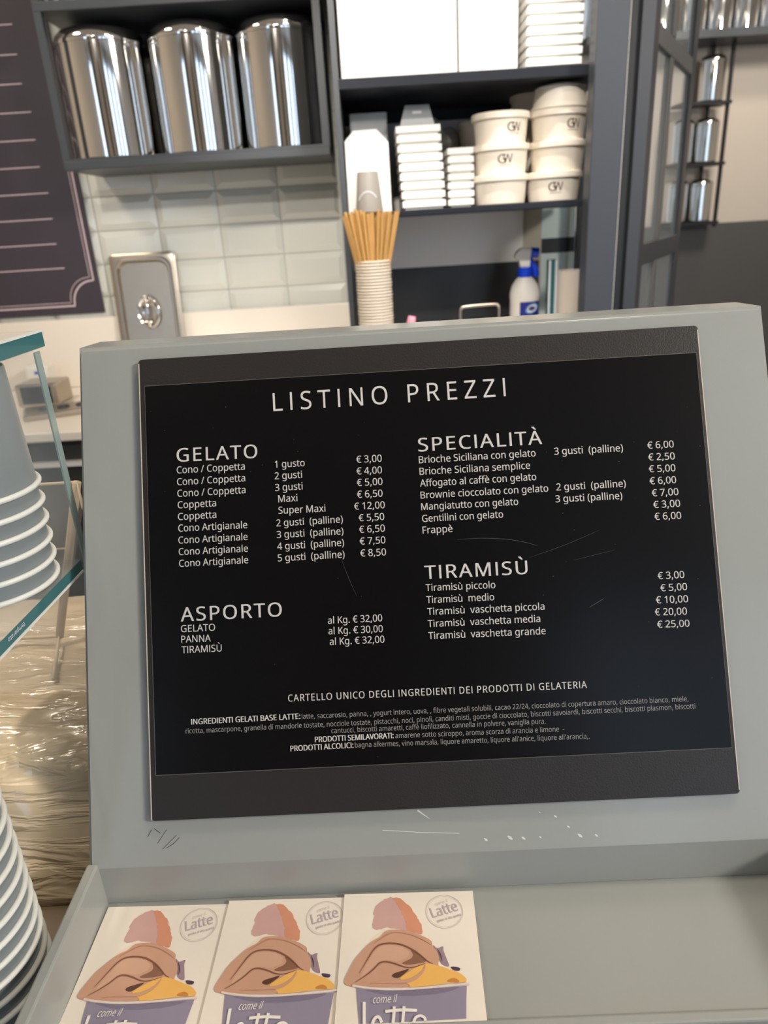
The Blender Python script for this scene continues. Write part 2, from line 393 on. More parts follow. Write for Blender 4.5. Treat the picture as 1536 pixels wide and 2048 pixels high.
TEXT = [
 (0, 'LISTINO PREZZI', -0.1116, 0.1203, 0.065, 0.1212, 0.0139, 2),
 (1, 'GELATO', -0.1867, 0.0857, -0.1253, 0.0852, 0.0103, 1),
 (1, 'Cono / Coppetta', -0.187, 0.0768, -0.1351, 0.0768, 0.0053, 0),
 (1, 'Cono / Coppetta', -0.1871, 0.0678, -0.1352, 0.0679, 0.0053, 0),
 (1, 'Cono / Coppetta', -0.1871, 0.059, -0.1353, 0.0589, 0.0053, 0),
 (1, 'Coppetta', -0.1871, 0.0502, -0.158, 0.0502, 0.0053, 0),
 (1, 'Coppetta', -0.1872, 0.0413, -0.1581, 0.0415, 0.0053, 0),
 (1, 'Cono Artigianale', -0.1873, 0.0326, -0.135, 0.0324, 0.0053, 0),
 (1, 'Cono Artigianale', -0.1875, 0.0236, -0.1351, 0.0235, 0.0052, 0),
 (1, 'Cono Artigianale', -0.1875, 0.0149, -0.1352, 0.0147, 0.0052, 0),
 (1, 'Cono Artigianale', -0.1875, 0.0061, -0.1353, 0.0061, 0.0052, 0),
 (1, '1 gusto', -0.1122, 0.0768, -0.0896, 0.0768, 0.0053, 0),
 (1, '2 gusti', -0.1127, 0.068, -0.092, 0.0681, 0.0053, 0),
 (1, '3 gusti', -0.1128, 0.0592, -0.092, 0.0592, 0.0053, 0),
 (1, 'Maxi', -0.1107, 0.0505, -0.0963, 0.0506, 0.0053, 0),
 (1, 'Super Maxi', -0.111, 0.0418, -0.0756, 0.0415, 0.0053, 0),
 (1, '2 gusti  (palline)', -0.113, 0.0324, -0.0629, 0.0326, 0.0052, 0),
 (1, '3 gusti  (palline)', -0.113, 0.0237, -0.0629, 0.0237, 0.0052, 0),
 (1, '4 gusti  (palline)', -0.113, 0.0149, -0.0629, 0.0151, 0.0052, 0),
 (1, '5 gusti  (palline)', -0.113, 0.0062, -0.0629, 0.0063, 0.0052, 0),
 (1, '€ 3,00', -0.0504, 0.077, -0.0313, 0.0769, 0.0053, 0),
 (1, '€ 4,00', -0.0507, 0.0681, -0.0316, 0.068, 0.0053, 0),
 (1, '€ 5,00', -0.0509, 0.0594, -0.0317, 0.0593, 0.0053, 0),
 (1, '€ 6,50', -0.0513, 0.0505, -0.0321, 0.0504, 0.0053, 0),
 (1, '€ 12,00', -0.0539, 0.0417, -0.0309, 0.0416, 0.0052, 0),
 (1, '€ 5,50', -0.0509, 0.0328, -0.0318, 0.0328, 0.0052, 0),
 (1, '€ 6,50', -0.051, 0.0241, -0.0318, 0.0241, 0.0052, 0),
 (1, '€ 7,50', -0.051, 0.0153, -0.0319, 0.0153, 0.0052, 0),
 (1, '€ 8,50', -0.0511, 0.0064, -0.0319, 0.0063, 0.0052, 0),
 (2, 'SPECIALITÀ', -0.0032, 0.0828, 0.0896, 0.0831, 0.0102, 1),
 (2, 'Brioche Siciliana con gelato', -0.0034, 0.0739, 0.0841, 0.0741, 0.0053, 0),
 (2, 'Brioche Siciliana semplice', -0.0034, 0.0651, 0.0793, 0.065, 0.0053, 0),
 (2, 'Affogato al caffè con gelato', -0.0036, 0.0562, 0.0833, 0.0562, 0.0053, 0),
 (2, 'Brownie cioccolato con gelato', -0.0037, 0.0472, 0.0916, 0.0471, 0.0052, 0),
 (2, 'Mangiatutto con gelato', -0.0037, 0.0385, 0.0686, 0.0384, 0.0052, 0),
 (2, 'Gentilini con gelato', -0.0036, 0.0296, 0.0568, 0.0296, 0.0052, 0),
 (2, 'Frappè', -0.0037, 0.0209, 0.0186, 0.021, 0.0052, 0),
 (2, '3 gusti  (palline)', 0.0981, 0.0744, 0.1492, 0.0741, 0.0053, 0),
 (2, '2 gusti  (palline)', 0.0977, 0.0475, 0.1491, 0.0474, 0.0052, 0),
 (2, '3 gusti (palline)', 0.0964, 0.0387, 0.1458, 0.0384, 0.0052, 0),
 (2, '€ 6,00', 0.1675, 0.0749, 0.1869, 0.0748, 0.0052, 0),
 (2, '€ 2,50', 0.1674, 0.066, 0.1869, 0.0658, 0.0052, 0),
 (2, '€ 5,00', 0.1671, 0.0571, 0.1866, 0.0569, 0.0052, 0),
 (2, '€ 6,00', 0.167, 0.0481, 0.1864, 0.048, 0.0052, 0),
 (2, '€ 7,00', 0.1678, 0.0391, 0.1873, 0.039, 0.0052, 0),
 (2, '€ 3,00', 0.1682, 0.0303, 0.1878, 0.0303, 0.0052, 0),
 (2, '€ 6,00', 0.1683, 0.0215, 0.1878, 0.0213, 0.0052, 0),
 (3, 'ASPORTO', -0.1875, -0.0346, -0.1118, -0.0346, 0.0103, 1),
 (3, 'GELATO', -0.1877, -0.0424, -0.1621, -0.0426, 0.0051, 0),
 (3, 'PANNA', -0.1877, -0.0502, -0.1656, -0.0504, 0.0051, 0),
 (3, 'TIRAMISÙ', -0.1877, -0.058, -0.1577, -0.0581, 0.0051, 0),
 (3, 'al Kg. € 32,00', -0.0777, -0.042, -0.0374, -0.0422, 0.0051, 0),
 (3, 'al Kg. € 30,00', -0.0777, -0.0498, -0.0374, -0.0501, 0.0051, 0),
 (3, 'al Kg. € 32,00', -0.0771, -0.0576, -0.0366, -0.0579, 0.0051, 0),
 (4, 'TIRAMISÙ', -0.004, -0.0129, 0.072, -0.0132, 0.0099, 1),
 (4, 'Tiramisù piccolo', -0.0039, -0.0218, 0.0476, -0.0223, 0.0051, 0),
 (4, 'Tiramisù  medio', -0.0039, -0.0307, 0.0461, -0.0312, 0.0051, 0),
 (4, 'Tiramisù  vaschetta piccola', -0.0037, -0.0394, 0.0825, -0.04, 0.0051, 0),
 (4, 'Tiramisù  vaschetta media', -0.0039, -0.0483, 0.0788, -0.0488, 0.0051, 0),
 (4, 'Tiramisù  vaschetta grande', -0.004, -0.0571, 0.0821, -0.0579, 0.0051, 0),
 (4, '€ 3,00', 0.167, -0.0222, 0.1863, -0.0223, 0.0051, 0),
 (4, '€ 5,00', 0.1682, -0.0312, 0.1876, -0.0312, 0.0051, 0),
 (4, '€ 10,00', 0.1642, -0.0398, 0.1875, -0.0401, 0.0051, 0),
 (4, '€ 20,00', 0.1627, -0.0485, 0.1859, -0.049, 0.0051, 0),
 (4, '€ 25,00', 0.1636, -0.0575, 0.187, -0.0578, 0.005, 0),
 (5, 'CARTELLO UNICO DEGLI INGREDIENTI DEI PRODOTTI DI GELATERIA', -0.1098, -0.0972, 0.1092, -0.0982, 0.005, 1),
 (5, 'INGREDIENTI GELATI BASE LATTE:', -0.1821, -0.1103, -0.1015, -0.1101, 0.004, 3),
 (5, 'latte, saccarosio, panna, , yogurt intero, uova, , fibre vegetali solubili, cacao 22/24, cioccolato di copertura amaro, cioccolato bianco, miele,', -0.1003, -0.1102, 0.1815, -0.1113, 0.0036, 4),
 (5, 'ricotta, mascarpone, granella di mandorle tostate, nocciole tostate, pistacchi, noci, pinoli, canditi misti, goccie di cioccolato, biscotti savoiardi, biscotti secchi, biscotti plasmon, biscotti', -0.1866, -0.1166, 0.1861, -0.1167, 0.0036, 4),
 (5, 'cantucci, biscotti amaretti, caffè liofilizzato, cannella in polvere, vaniglia pura.', -0.079, -0.1215, 0.0774, -0.1222, 0.0036, 4),
 (5, 'PRODOTTI SEMILAVORATI:', -0.0913, -0.1274, -0.0337, -0.1272, 0.0039, 3),
 (5, 'amarene sotto sciroppo, aroma scorza di arancia e limone  -', -0.0324, -0.1273, 0.0905, -0.1283, 0.0036, 4),
 (5, 'PRODOTTI ALCOLICI:', -0.1096, -0.133, -0.0635, -0.1327, 0.0039, 3),
 (5, "bagna alkermes, vino marsala, liquore amaretto, liquore all'anice, liquore all'arancia,.", -0.0623, -0.1326, 0.1084, -0.1344, 0.0036, 4),
]
CARD_FILL = {
 'wafer_l': [(33.71, 3.39), (28.49, 6.13), (23.8, 10.67), (22.04, 15.61), (22.64, 19.16), (21.68, 23.53), (22.32, 27.83), (25.56, 29.55), (30.98, 27.88), (38.87, 28.77), (46.73, 30.93), (45.07, 23.67), (41.74, 14.85), (38.36, 8.5), (35.8, 4.34)],
 'wafer_r': [(35.8, 4.34), (39.89, 4.37), (44.86, 8.1), (49.76, 14.02), (53.76, 21.11), (56.1, 26.31), (56.83, 33.07), (52.96, 33.05), (46.73, 30.93), (45.07, 23.67), (41.74, 14.85), (38.36, 8.5)],
 'cream': [(20.53, 37.48), (25.68, 32.09), (31.02, 28.73), (40.45, 29.21), (35.84, 32.14), (28.22, 36.27), (21.47, 40.35)],
 'main': [(27.38, 35.02), (30.34, 31.27), (34.2, 30.02), (42.03, 30.06), (49.85, 32.2), (57.58, 35.57), (62.53, 38.87), (63.59, 42.93), (66.52, 46.92), (67.52, 51.63), (66.65, 55.86), (68.99, 63.77), (61.62, 68.18), (47.15, 70.21), (25.38, 70.0), (14.42, 69.49), (7.02, 68.54), (4.65, 66.7), (4.74, 63.73), (6.86, 58.45), (10.03, 51.5), (14.16, 45.97), (19.16, 40.34), (23.6, 37.08)],
 'shade1': [(48.4, 45.28), (53.7, 48.46), (58.54, 53.16), (52.94, 54.84), (46.25, 55.45), (42.5, 54.29), (48.45, 51.2), (49.93, 48.45)],
 'shade2': [(36.07, 63.38), (36.74, 61.51), (41.13, 60.01), (47.02, 58.5), (44.11, 61.51), (39.76, 64.35)],
 'light1': [(25.49, 43.6), (31.51, 41.2), (40.74, 42.45), (46.89, 46.07), (46.18, 50.02), (39.47, 52.73), (31.94, 51.94), (26.05, 54.64), (19.64, 59.98), (15.4, 62.99), (19.2, 53.08)],
 'orange': [(41.23, 64.49), (46.31, 60.77), (52.2, 57.37), (58.89, 55.09), (66.26, 56.63), (73.54, 59.29), (79.99, 61.92), (83.79, 65.25), (84.42, 66.72), (82.53, 68.18), (72.44, 68.54), (61.59, 69.77), (48.6, 70.72), (47.14, 69.27), (43.47, 66.71)],
 'orange_d': [(72.11, 67.81), (72.52, 66.35), (76.19, 65.25), (79.01, 66.72), (78.93, 68.32)],
 'crumb': [(63.61, 42.12), (66.6, 44.14), (70.42, 42.95), (70.69, 46.14), (72.36, 51.64), (73.63, 57.02), (69.25, 55.49), (67.14, 51.63)],
 'crumb_d': [(75.09, 57.4), (80.56, 58.17), (80.09, 60.2), (76.45, 59.67)],
 'cup': [(12.63, 70.0), (18.18, 71.09), (32.75, 72.38), (48.61, 72.37), (65.15, 71.43), (84.2, 70.35), (83.12, 79.54), (82.09, 90.67), (15.68, 92.6), (14.06, 81.74)],
 'cup_d': [(18.2, 71.45), (32.75, 72.53), (48.61, 72.52), (65.14, 71.79), (79.51, 70.92), (68.64, 74.65), (48.64, 76.08), (31.41, 75.03)],
}
CARD_LINE = {
 'fold1': [(14.12, 60.73), (19.1, 51.52), (23.24, 44.4), (27.66, 40.94), (34.55, 40.15), (42.25, 41.4), (49.92, 45.28), (55.2, 49.41), (59.65, 53.55), (62.96, 55.32)],
 'fold2': [(11.63, 66.7), (17.62, 62.99), (23.27, 58.47), (27.52, 54.03), (31.99, 53.26), (38.03, 54.82), (44.04, 57.13), (49.98, 57.52), (58.14, 55.08)],
 'ridge': [(23.01, 40.35), (27.46, 36.68), (35.84, 32.14), (46.75, 33.44), (56.79, 38.03), (62.47, 42.12)],
 'strand': [(58.13, 56.23), (55.88, 60.77), (51.47, 64.5), (46.38, 66.56), (39.83, 66.86), (28.88, 67.07), (22.34, 67.81)],
 'rim': [(9.98, 68.91), (18.13, 70.36), (32.72, 71.81), (48.61, 71.8), (65.17, 70.86), (86.06, 69.26)],
 'Lstem': [(18.26, 79.64), (18.53, 86.54), (18.86, 93.25)],
 'abowl': [(29.73, 92.56), (27.82, 89.22), (25.41, 89.9), (23.86, 93.24)],
 'tbar': [(31.74, 85.97), (41.69, 85.26), (51.66, 85.78)],
 't1': [(37.41, 83.08), (37.21, 87.85), (36.69, 93.2)],
 't2': [(43.62, 83.06), (43.15, 87.84), (42.7, 93.18)],
 'ebow': [(49.46, 93.15), (50.83, 90.16), (53.61, 89.15), (56.03, 90.15), (56.91, 92.14)],
 'crumbl': [(66.56, 45.33), (68.33, 49.29), (69.3, 53.95)],
}

# ------------------------------------------------------------------ the room
WY = 2.15
struct(link('floor', BM((-2.6, 4.2, -3.2, 5.2, -0.1, 0.0)), M['floor']))
struct(link('ceiling', BM((-2.6, 4.2, -3.2, 5.2, 2.9, 3.0)), M['ceiling']))
struct(link('wall_left', BM((-2.7, -2.6, -3.2, 5.2, 0, 2.9)), M['wall']))
struct(link('wall_right', BM((4.2, 4.3, -3.2, 5.2, 0, 2.9)), M['wall']))
struct(link('wall_far', BM((-0.1, 4.2, 5.0, 5.1, 0, 2.9)), M['wall']))
struct(link('trim_1', BM((0.9, 4.2, 4.96, 4.999, 0, 1.318)), M['wainscot']))
# tall shop windows behind the viewer
WIN = [(-2.45, -1.75), (0.85, 1.5), (1.75, 2.5), (2.8, 3.7)]
xs = [-2.6] + [v for w in WIN for v in w] + [4.2]
bmw = bmesh.new()
for i in range(0, len(xs), 2): box(bmw, xs[i], xs[i + 1], -3.2, -3.1, 0, 2.9)
for a, b in WIN:
    box(bmw, a, b, -3.2, -3.1, 2.72, 2.9); box(bmw, a, b, -3.2, -3.1, 0, 0.15)
struct(link('wall_front', bmw, M['wall']))
for k, (a, b) in enumerate(WIN):
    m_ = a + (b - a) * .42
    struct(link('window_%d' % (k + 1), BM((a, a + .06, -3.17, -3.12, .15, 2.72), (b - .06, b, -3.17, -3.12, .15, 2.72), (m_ - .03, m_ + .03, -3.17, -3.12, .15, 2.72), (a, b, -3.17, -3.12, 2.66, 2.72), (a, b, -3.17, -3.12, .15, .21)), M['darkmetal']))

for k, (a, b) in enumerate(((-1.55, -1.25), (-0.35, -0.05), (0.45, 0.62), (1.55, 1.70))):  # unseen dark columns, added to put dark stripes into the canister reflections
    struct(link('trim_%d' % (k + 9), BM((a, b, -3.1, -3.02, 0, 2.9)), M['darkpanel']))

# kitchen wall with bevelled tiles (tiles are the wall's own surface)
bm = BM((-2.6, -0.06, WY, WY + 0.12, 0, 2.9))
TW, TH = 0.1705, 0.0868
x0 = -0.5842 - 8 * TW
z0 = 1.2072
for j in range(0, 14):
    for i in range(0, 12):
        xa = x0 + i * TW + .001; xb = xa + TW - .002
        za = z0 + j * TH + .001; zb = za + TH - .002
        if xb > -0.06: xb = -0.06
        if xa < -2.6 or xb - xa < .03: continue
        w = 0.017 if xb - xa > .05 else .01
        o_ = [bm.verts.new(p) for p in ((xa, WY - .0015, za), (xb, WY - .0015, za), (xb, WY - .0015, zb), (xa, WY - .0015, zb))]
        i_ = [bm.verts.new(p) for p in ((xa + w, WY - .008, za + w), (xb - w, WY - .008, za + w), (xb - w, WY - .008, zb - w), (xa + w, WY - .008, zb - w))]
        bm.faces.new(i_).material_index = 1
        for k in range(4): bm.faces.new((o_[k], o_[(k + 1) % 4], i_[(k + 1) % 4], i_[k])).material_index = 1
struct(link('wall_back', bm, None, mats=[M['grout'], M['tile']]))

# pillar and black shadow-gap frame at the right of the shelving
struct(link('trim_2', BM((0.487, 0.555, 1.70, 1.75, 0, 2.9), bev=.003), M['bluegrey']))
struct(link('trim_3', BM((0.556, 0.560, 1.715, 1.75, 0, 2.9)), M['satin_dk']))
struct(link('trim_4', BM((0.562, 0.592, 1.745, 1.80, 0, 2.9)), M['blackmetal']))
struct(link('trim_5', BM((0.590, 0.620, 1.735, 1.762, 0, 2.9), bev=.002), M['doorframe']))

# glazed lattice door standing open, 30 degrees to the depth axis
DP = Vector((0.6235, 1.765, 0)); Dd = Vector((0.5048, 0.8632, 0)); Dn = Vector((0.8632, -0.5048, 0))
dm = Matrix((( *[Dd.x, -Dn.x, 0], DP.x), (*[Dd.y, -Dn.y, 0], DP.y), (0, 0, 1, 0), (0, 0, 0, 1)))
door = bpy.data.objects.new('door_1', None); COL.objects.link(door); struct(door)
door.matrix_world = dm
def dbox(*bs):
    b = bmesh.new()
    for q in bs: box(b, q[0], q[1], -0.009, 0.007, q[2], q[3], bev=.0015, seg=1)
    return b
link('stile', dbox((-0.02, 0.035, 0.05, 2.3)), M['doorframe'], door)
link('stile', dbox((0.535, 0.60, 0.05, 2.3)), M['doorframe'], door)
link('rail', dbox((0.035, 0.535, 1.771, 1.811)), M['doorlit'], door)
link('rail', dbox((0.035, 0.535, 1.317, 1.366)), M['doorframe'], door)
link('rail', dbox((0.035, 0.535, 2.24, 2.3)), M['doorframe'], door)
link('rail', dbox((0.035, 0.535, 0.05, 0.16)), M['doorframe'], door)
for za, zb in ((0.16, 1.317), (1.366, 1.771), (1.811, 2.24)):
    link('mullion', dbox((0.205, 0.245, za, zb)), M['doorlit'], door)
    bmg = bmesh.new(); box(bmg, 0.035, 0.205, -0.003, 0.001, za, zb); link('pane', bmg, M['glass'], door)
    bmg = bmesh.new(); box(bmg, 0.245, 0.535, -0.003, 0.001, za, zb); link('pane', bmg, M['glass'], door)

# ------------------------------------------------------------------ counters
bc = thing('back_counter', 'long white-topped back counter with dark cabinets along the tiled wall', 'counter', (0, 0, 0))
link('worktop', BM((-2.5, 0.53, 1.60, 2.13, 1.02, 1.044), bev=.004), M['worktop'], bc)
link('upstand', BM((-2.5, -0.065, 2.125, 2.139, 1.044, 1.2395), bev=.003), M['worktop'], bc, )
link('cabinet_front', BM((-2.5, 0.53, 1.63, 2.12, 0.0, 1.02)), M['cabinet'], bc)
link('drawer_rail', BM((-2.5, 0.53, 1.615, 1.63, 0.955, 0.966)), M['satin_dk'], bc)

sc_ = thing('service_counter', 'dark brown shop counter carrying the grey price stand and the cups', 'counter')
link('counter_top', BM((-1.6, 1.2, 0.02, 0.76, 0.925, 0.955), bev=.004), M['counter'], sc_)
link('counter_front', BM((-1.6, 1.2, 0.05, 0.74, 0.0, 0.925)), M['cabinet'], sc_)

# ------------------------------------------------------------------ grey price stand with tray
EX = Vector((0.9998, -0.0203, 0.0049)); AY = Vector((0.0203, 0.9998, 0)); AZ = Vector((-0.0049, 0.0001, 1))
SCN = Vector((0.0303, 0.4755, 1.2142))
SM = Matrix.Identity(4)
for i in range(3):
    SM[i][0] = EX[i]; SM[i][1] = AY[i]; SM[i][2] = AZ[i]; SM[i][3] = SCN[i]
TILT = math.radians(26.68); cT, sT = math.cos(TILT), math.sin(TILT)
def F(u, v, off=0.0):
    """point on the sloping face (local to the stand): u across, v up the slope, off towards the viewer"""
    return Vector((u, v * sT - off * cT, v * cT + off * sT))
stand = thing('price_stand', 'grey painted metal lectern stand with sloping face and shallow tray', 'stand')
stand.matrix_world = SM
bm = bmesh.new()
XL, XR = -0.2640, 0.2660
FO = -0.0056
A = F(0, -.2122, FO); B = F(0, .1802, FO)
prof = [(A.y, A.z), (B.y, B.z), (0.1185, B.z), (0.1185, B.z - .004), (B.y + .0026, B.z - .004), (A.y + .0036, A.z - .0018)]
va = [bm.verts.new((XL + (.0065 if k in (2, 3) else 0), y, z)) for k, (y, z) in enumerate(prof)]
vb = [bm.verts.new((XR - (.0065 if k in (2, 3) else 0), y, z)) for k, (y, z) in enumerate(prof)]
bm.faces.new(va); bm.faces.new(vb[::-1])
for k in range(6): bm.faces.new((va[k], vb[k], vb[(k + 1) % 6], va[(k + 1) % 6]))
bm.edges.ensure_lookup_table()
bmesh.ops.bevel(bm, geom=[e for e in bm.edges if {v for v in e.verts} == {va[1], vb[1]} or {v for v in e.verts} in ({va[0], va[1]}, {vb[0], vb[1]})], offset=.003, segments=3, affect='EDGES')
link('sloping_panel', bm, M['stand'], stand, True, angle=40)
bm = BM((-.2575, .2585, A.y, A.y + .004, -.228, A.z), bev=.0006); link('tray_back', bm, M['stand'], stand)
bm = BM((-.2575, .2585, -.1935, A.y + .003, -.232, -.228)); link('tray_floor', bm, M['stand'], stand)
for s, n_ in ((-1, 'left'), (1, 'right')):
    xa, xb = (-.2645, -.2562) if s < 0 else (.2562, .2645)
    bm = BM((xa, xb, -.2235, -.0890, -.2585, -.1885), bev=.0015); link('tray_side', bm, M['stand'], stand)
bm = BM((-.2575, .2585, -.1945, -.1875, -.2585, -.2235), bev=.0015); link('tray_lip', bm, M['stand'], stand)
bm = BM((-.2560, .2560, -.187, A.y, -.2585, -.232)); link('base', bm, M['stand'], stand)
# scuffs along the foot of the face
fm = lambda u, v: F(u, v, FO + .0002)
bm = bmesh.new()
for (u, v), r in zip([(.0292, -.2040), (.0469, -.2035), (.0566, -.2042), (.0688, -.2040), (.0975, -.2042), (.1093, -.2046), (.0695, -.1865), (.0808, -.1899), (.0896, -.1976)], (1.3, 1.7, 1.3, .8, 1.6, 1.1, .6, 1.0, .9)):
    stroke(bm, [(u - .001 * r, v + .0008 * r), (u, v), (u + .001 * r, v - .0007 * r)], lambda t, r=r: .0013 * r * (0.35 + 0.65 * math.sin(math.pi * t)), fm)
link('scuff_dots', bm, M['scuff'], stand); bm = bmesh.new()
stroke(bm, [(-.0456, -.194), (-.0184, -.1967), (.0104, -.1987)], .0004, fm)
link('long_scratch', bm, M['scuff'], stand); bm = bmesh.new()
stroke(bm, [(-.0192, -.181), (-.0147, -.1845), (-.0106, -.1875)], lambda t: .0012 * (1 - t * .8), fm)
link('short_scratch', bm, M['scuff'], stand)
bm = bmesh.new()
for l in ([(-.2118, -.1959), (-.2049, -.1865)], [(-.2083, -.2003), (-.1976, -.1907)], [(-.2053, -.1997), (-.1997, -.1964)], [(-.214, -.1853), (-.2094, -.1889)], [(-.2005, -.1972), (-.1955, -.1925)], [(-.219, -.191), (-.216, -.186)]):
    stroke(bm, l, .0004, fm)
link('smudge_marks', bm, M['smudge'], stand)

# price list board
board = thing('price_list_board', 'black price list board fixed to the sloping grey stand', 'sign')
board.matrix_world = SM
def rbox(u0, u1, v0, v1, o0, o1, r, bev=0.0004):
    pts = []
    for cx, cy, a0 in ((u1 - r, v1 - r, 0), (u0 + r, v1 - r, 90), (u0 + r, v0 + r, 180), (u1 - r, v0 + r, 270)):
        for k in range(5):
            a = math.radians(a0 + k * 22.5); pts.append((cx + r * math.cos(a), cy + r * math.sin(a)))
    b = bmesh.new()
    prism(b, [F(u, v, o0) for u, v in pts], F(0, 0, o1 - o0))
    return b
link('backing_plate', rbox(-.2143, .2128, -.1782, .1667, FO + .0020, -.0004, .003), M['plate'], board)
link('mounting_pad', rbox(-.20, .20, -.165, .155, FO + .0001, FO + .0021, .003), M['smudge'], board)
link('printed_sheet', rbox(-.2100, .2100, -.1459, .1459, -.0004, 0.0, .0005), M['sheet'], board)
fs_ = lambda u, v: F(u, v, .00015)
names = ['title', 'gelato', 'speciality', 'takeaway', 'tiramisu', 'ingredients']
tbm = {}
W3 = {0: 0.006, 1: 0.008, 2: 0.0, 3: 0.022, 4: 0.0}
for blk, s, u0, v0, u1, v1, cap, st in TEXT:
    if blk == 0: key = 'title_lettering'
    elif blk == 5: key = 'ingredients_heading' if st == 1 else 'ingredients_text'
    elif st == 1: key = names[blk] + '_heading'
    elif '€' in s: key = names[blk] + '_prices'
    elif 'gust' in s or 'Maxi' in s: key = names[blk] + '_sizes'
    else: key = names[blk] + '_list'
    if key not in tbm: tbm[key] = bmesh.new()
    put_text(tbm[key], s, (u0, v0), (u1, v1), cap, fs_, track={2: 1.35, 1: 1.12}.get(st, 1.0), weight=W3[st], mi=1 if st == 4 else 0)
for n_, b_ in tbm.items(): link(n_, b_, None, board, mats=[M['ink'], M['ink_thin']])
fsp = lambda u, v: F(u, v, .0001)
for l, w_ in (([(.0217, .015), (.0384, .0152), (.0568, .0135), (.0695, .0109), (.0811, .0073)], .00028), ([(-.0652, .0046), (-.0604, -.0098), (-.0554, -.0226)], .00022), ([(.0742, -.0012), (.1005, .0066), (.127, .0162)], .00016), ([(.107, -.0048), (.1368, .0009)], .00014), ([(.1153, -.0401), (.1267, -.0341)], .0003)):
    bm = bmesh.new()
    stroke(bm, catmull(l, 4), lambda t, w_=w_: w_ * (.4 + .6 * math.sin(math.pi * t)), fsp)
    link('scratch', bm, M['scratch'], board)
bm = bmesh.new()
stroke(bm, [(-.2098, -.1457), (-.2098, .1457), (.2098, .1457), (.2098, -.1457), (-.2098, -.1457)], .00045, fsp)
link('sheet_border', bm, M['sheetedge'], board)
bm = bmesh.new()
fe = lambda u, v: F(u, v, -.0003)
stroke(bm, [(-.2139, -.1775), (-.2139, .1635)], .0008, fe); link('plate_edge_line', bm, M['plateedge'], board)
bm = bmesh.new()
stroke(bm, [(.2124, -.1755), (.2124, .1635)], .0007, fe); link('plate_edge_line', bm, M['plateedge'], board)

# ------------------------------------------------------------------ flyers in the tray
CM = {'main': srgb(205, 158, 132), 'wafer_l': srgb(206, 165, 158), 'wafer_r': srgb(214, 148, 118), 'cream': srgb(240, 222, 200), 'shade1': srgb(140, 98, 76), 'shade2': srgb(92, 60, 46),
      'light1': srgb(212, 168, 142), 'orange': srgb(240, 185, 98), 'orange_d': srgb(205, 135, 62), 'crumb': srgb(160, 135, 145), 'crumb_d': srgb(80, 62, 80), 'cup': srgb(146, 138, 158), 'cup_d': srgb(126, 118, 140),
      'fold': srgb(130, 86, 64), 'ridge': srgb(190, 142, 116), 'rim': srgb(232, 214, 206), 'letters': srgb(244, 236, 228), 'stamp': srgb(188, 176, 184), 'stamp_l': srgb(214, 204, 204)}
CK = list(CM)
cmats = [M['paper']] + [mat('print_' + k, CM[k], 0.5, 0, 0.05, 90) for k in CK]
ci = {k: i + 1 for i, k in enumerate(CK)}
TZ = -.228
def card_picture(wmax):
    bm = bmesh.new()
    lay = [0]
    def fm_():
        lay[0] += 1
        z = .00006 * lay[0]
        return lambda x, y: Vector((x / 1000, -y / 1000, z))
    for k in ('cream', 'wafer_l', 'wafer_r', 'crumb', 'crumb_d', 'cup', 'cup_d', 'main', 'light1', 'shade1', 'shade2', 'orange', 'orange_d'):
        pts = CARD_FILL[k]
        if k not in ('cup',): pts = catmull(pts, 4, True)
        if k.startswith('wafer'):
            rr = random.Random(5); pts = [(x + rr.uniform(-.35, .35), y + rr.uniform(-.35, .35)) for x, y in pts]
        fill(bm, [(min(x, wmax), min(y, 94.5)) for x, y in pts], fm_(), ci[k])
    tp = lambda w: (lambda t: w * (.25 + .75 * math.sin(math.pi * t)))
    for k, w_, c in (('ridge', .7, 'ridge'), ('fold1', 1.1, 'fold'), ('fold2', .95, 'fold'), ('strand', 2.2, 'main'), ('rim', 1.3, 'rim'), ('crumbl', .8, 'crumb_d')):
        stroke(bm, catmull(CARD_LINE[k], 5), tp(w_) if k != 'rim' else w_, fm_(), ci[c])
    for k, w_ in (('Lstem', 2.0), ('abowl', 1.9), ('tbar', 1.9), ('t1', 1.9), ('t2', 1.9), ('ebow', 1.7)):
        pts = [(x, min(y, 94.5)) for x, y in catmull(CARD_LINE[k], 5)]
        stroke(bm, pts, w_, fm_(), ci['letters'])
    f2 = fm_()
    g = lambda x, y: f2(x, -y)
    put_text(bm, 'come il', (23.84, -80.89), (39.46, -80.44), 4.6, g, shear=.3, mi=ci['letters'])
    return bm
def card_logo(wmax):
    bm = bmesh.new()
    f = lambda x, y: Vector((min(x, wmax) / 1000, y / 1000, .0003))
    cx, cy = 73.07, -16.4
    for r, w_ in ((13.2, .45), (12.2, .18)):
        stroke(bm, [(cx + r * math.cos(a * math.pi / 32), cy + r * math.sin(a * math.pi / 32)) for a in range(65)], w_, f, ci['stamp_l'])
    put_text(bm, 'Latte', (64.6, -21.4), (83.2, -15.9), 8.0, f, weight=.012, mi=ci['stamp'])
    put_text(bm, 'come il', (67.2, -12.0), (76.2, -8.8), 2.6, f, shear=.2, mi=ci['stamp_l'])
    put_text(bm, 'gelato di alta qualità', (67.5, -25.0), (84.9, -20.1), 1.7, f, weight=.012, mi=ci['stamp'])
    return bm
def flyer(label, x, y, z, ang, w, hide=1000):
    o = thing('flyer', label, 'flyer', group='gelato flyers in the tray')
    loc = Matrix.Translation((x, y, z)) @ Matrix.Rotation(ang, 4, 'Z')
    o.matrix_world = SM @ loc
    link('card', BM((0, w, -.0948, 0, 0, .0012)), M['paper'], o)
    p = link('printed_picture', card_picture(w * 1000 - .3), None, o, mats=cmats); p.location = (0, 0, .00125)
    l = link('round_logo', card_logo(w * 1000 - .3), None, o, mats=cmats); l.location = (0, 0, .00125)
    return o
flyer('gelato flyer lying leftmost in the grey tray, against its left side wall', -.2545, -.0945, TZ + .0002, -.020, .0948)
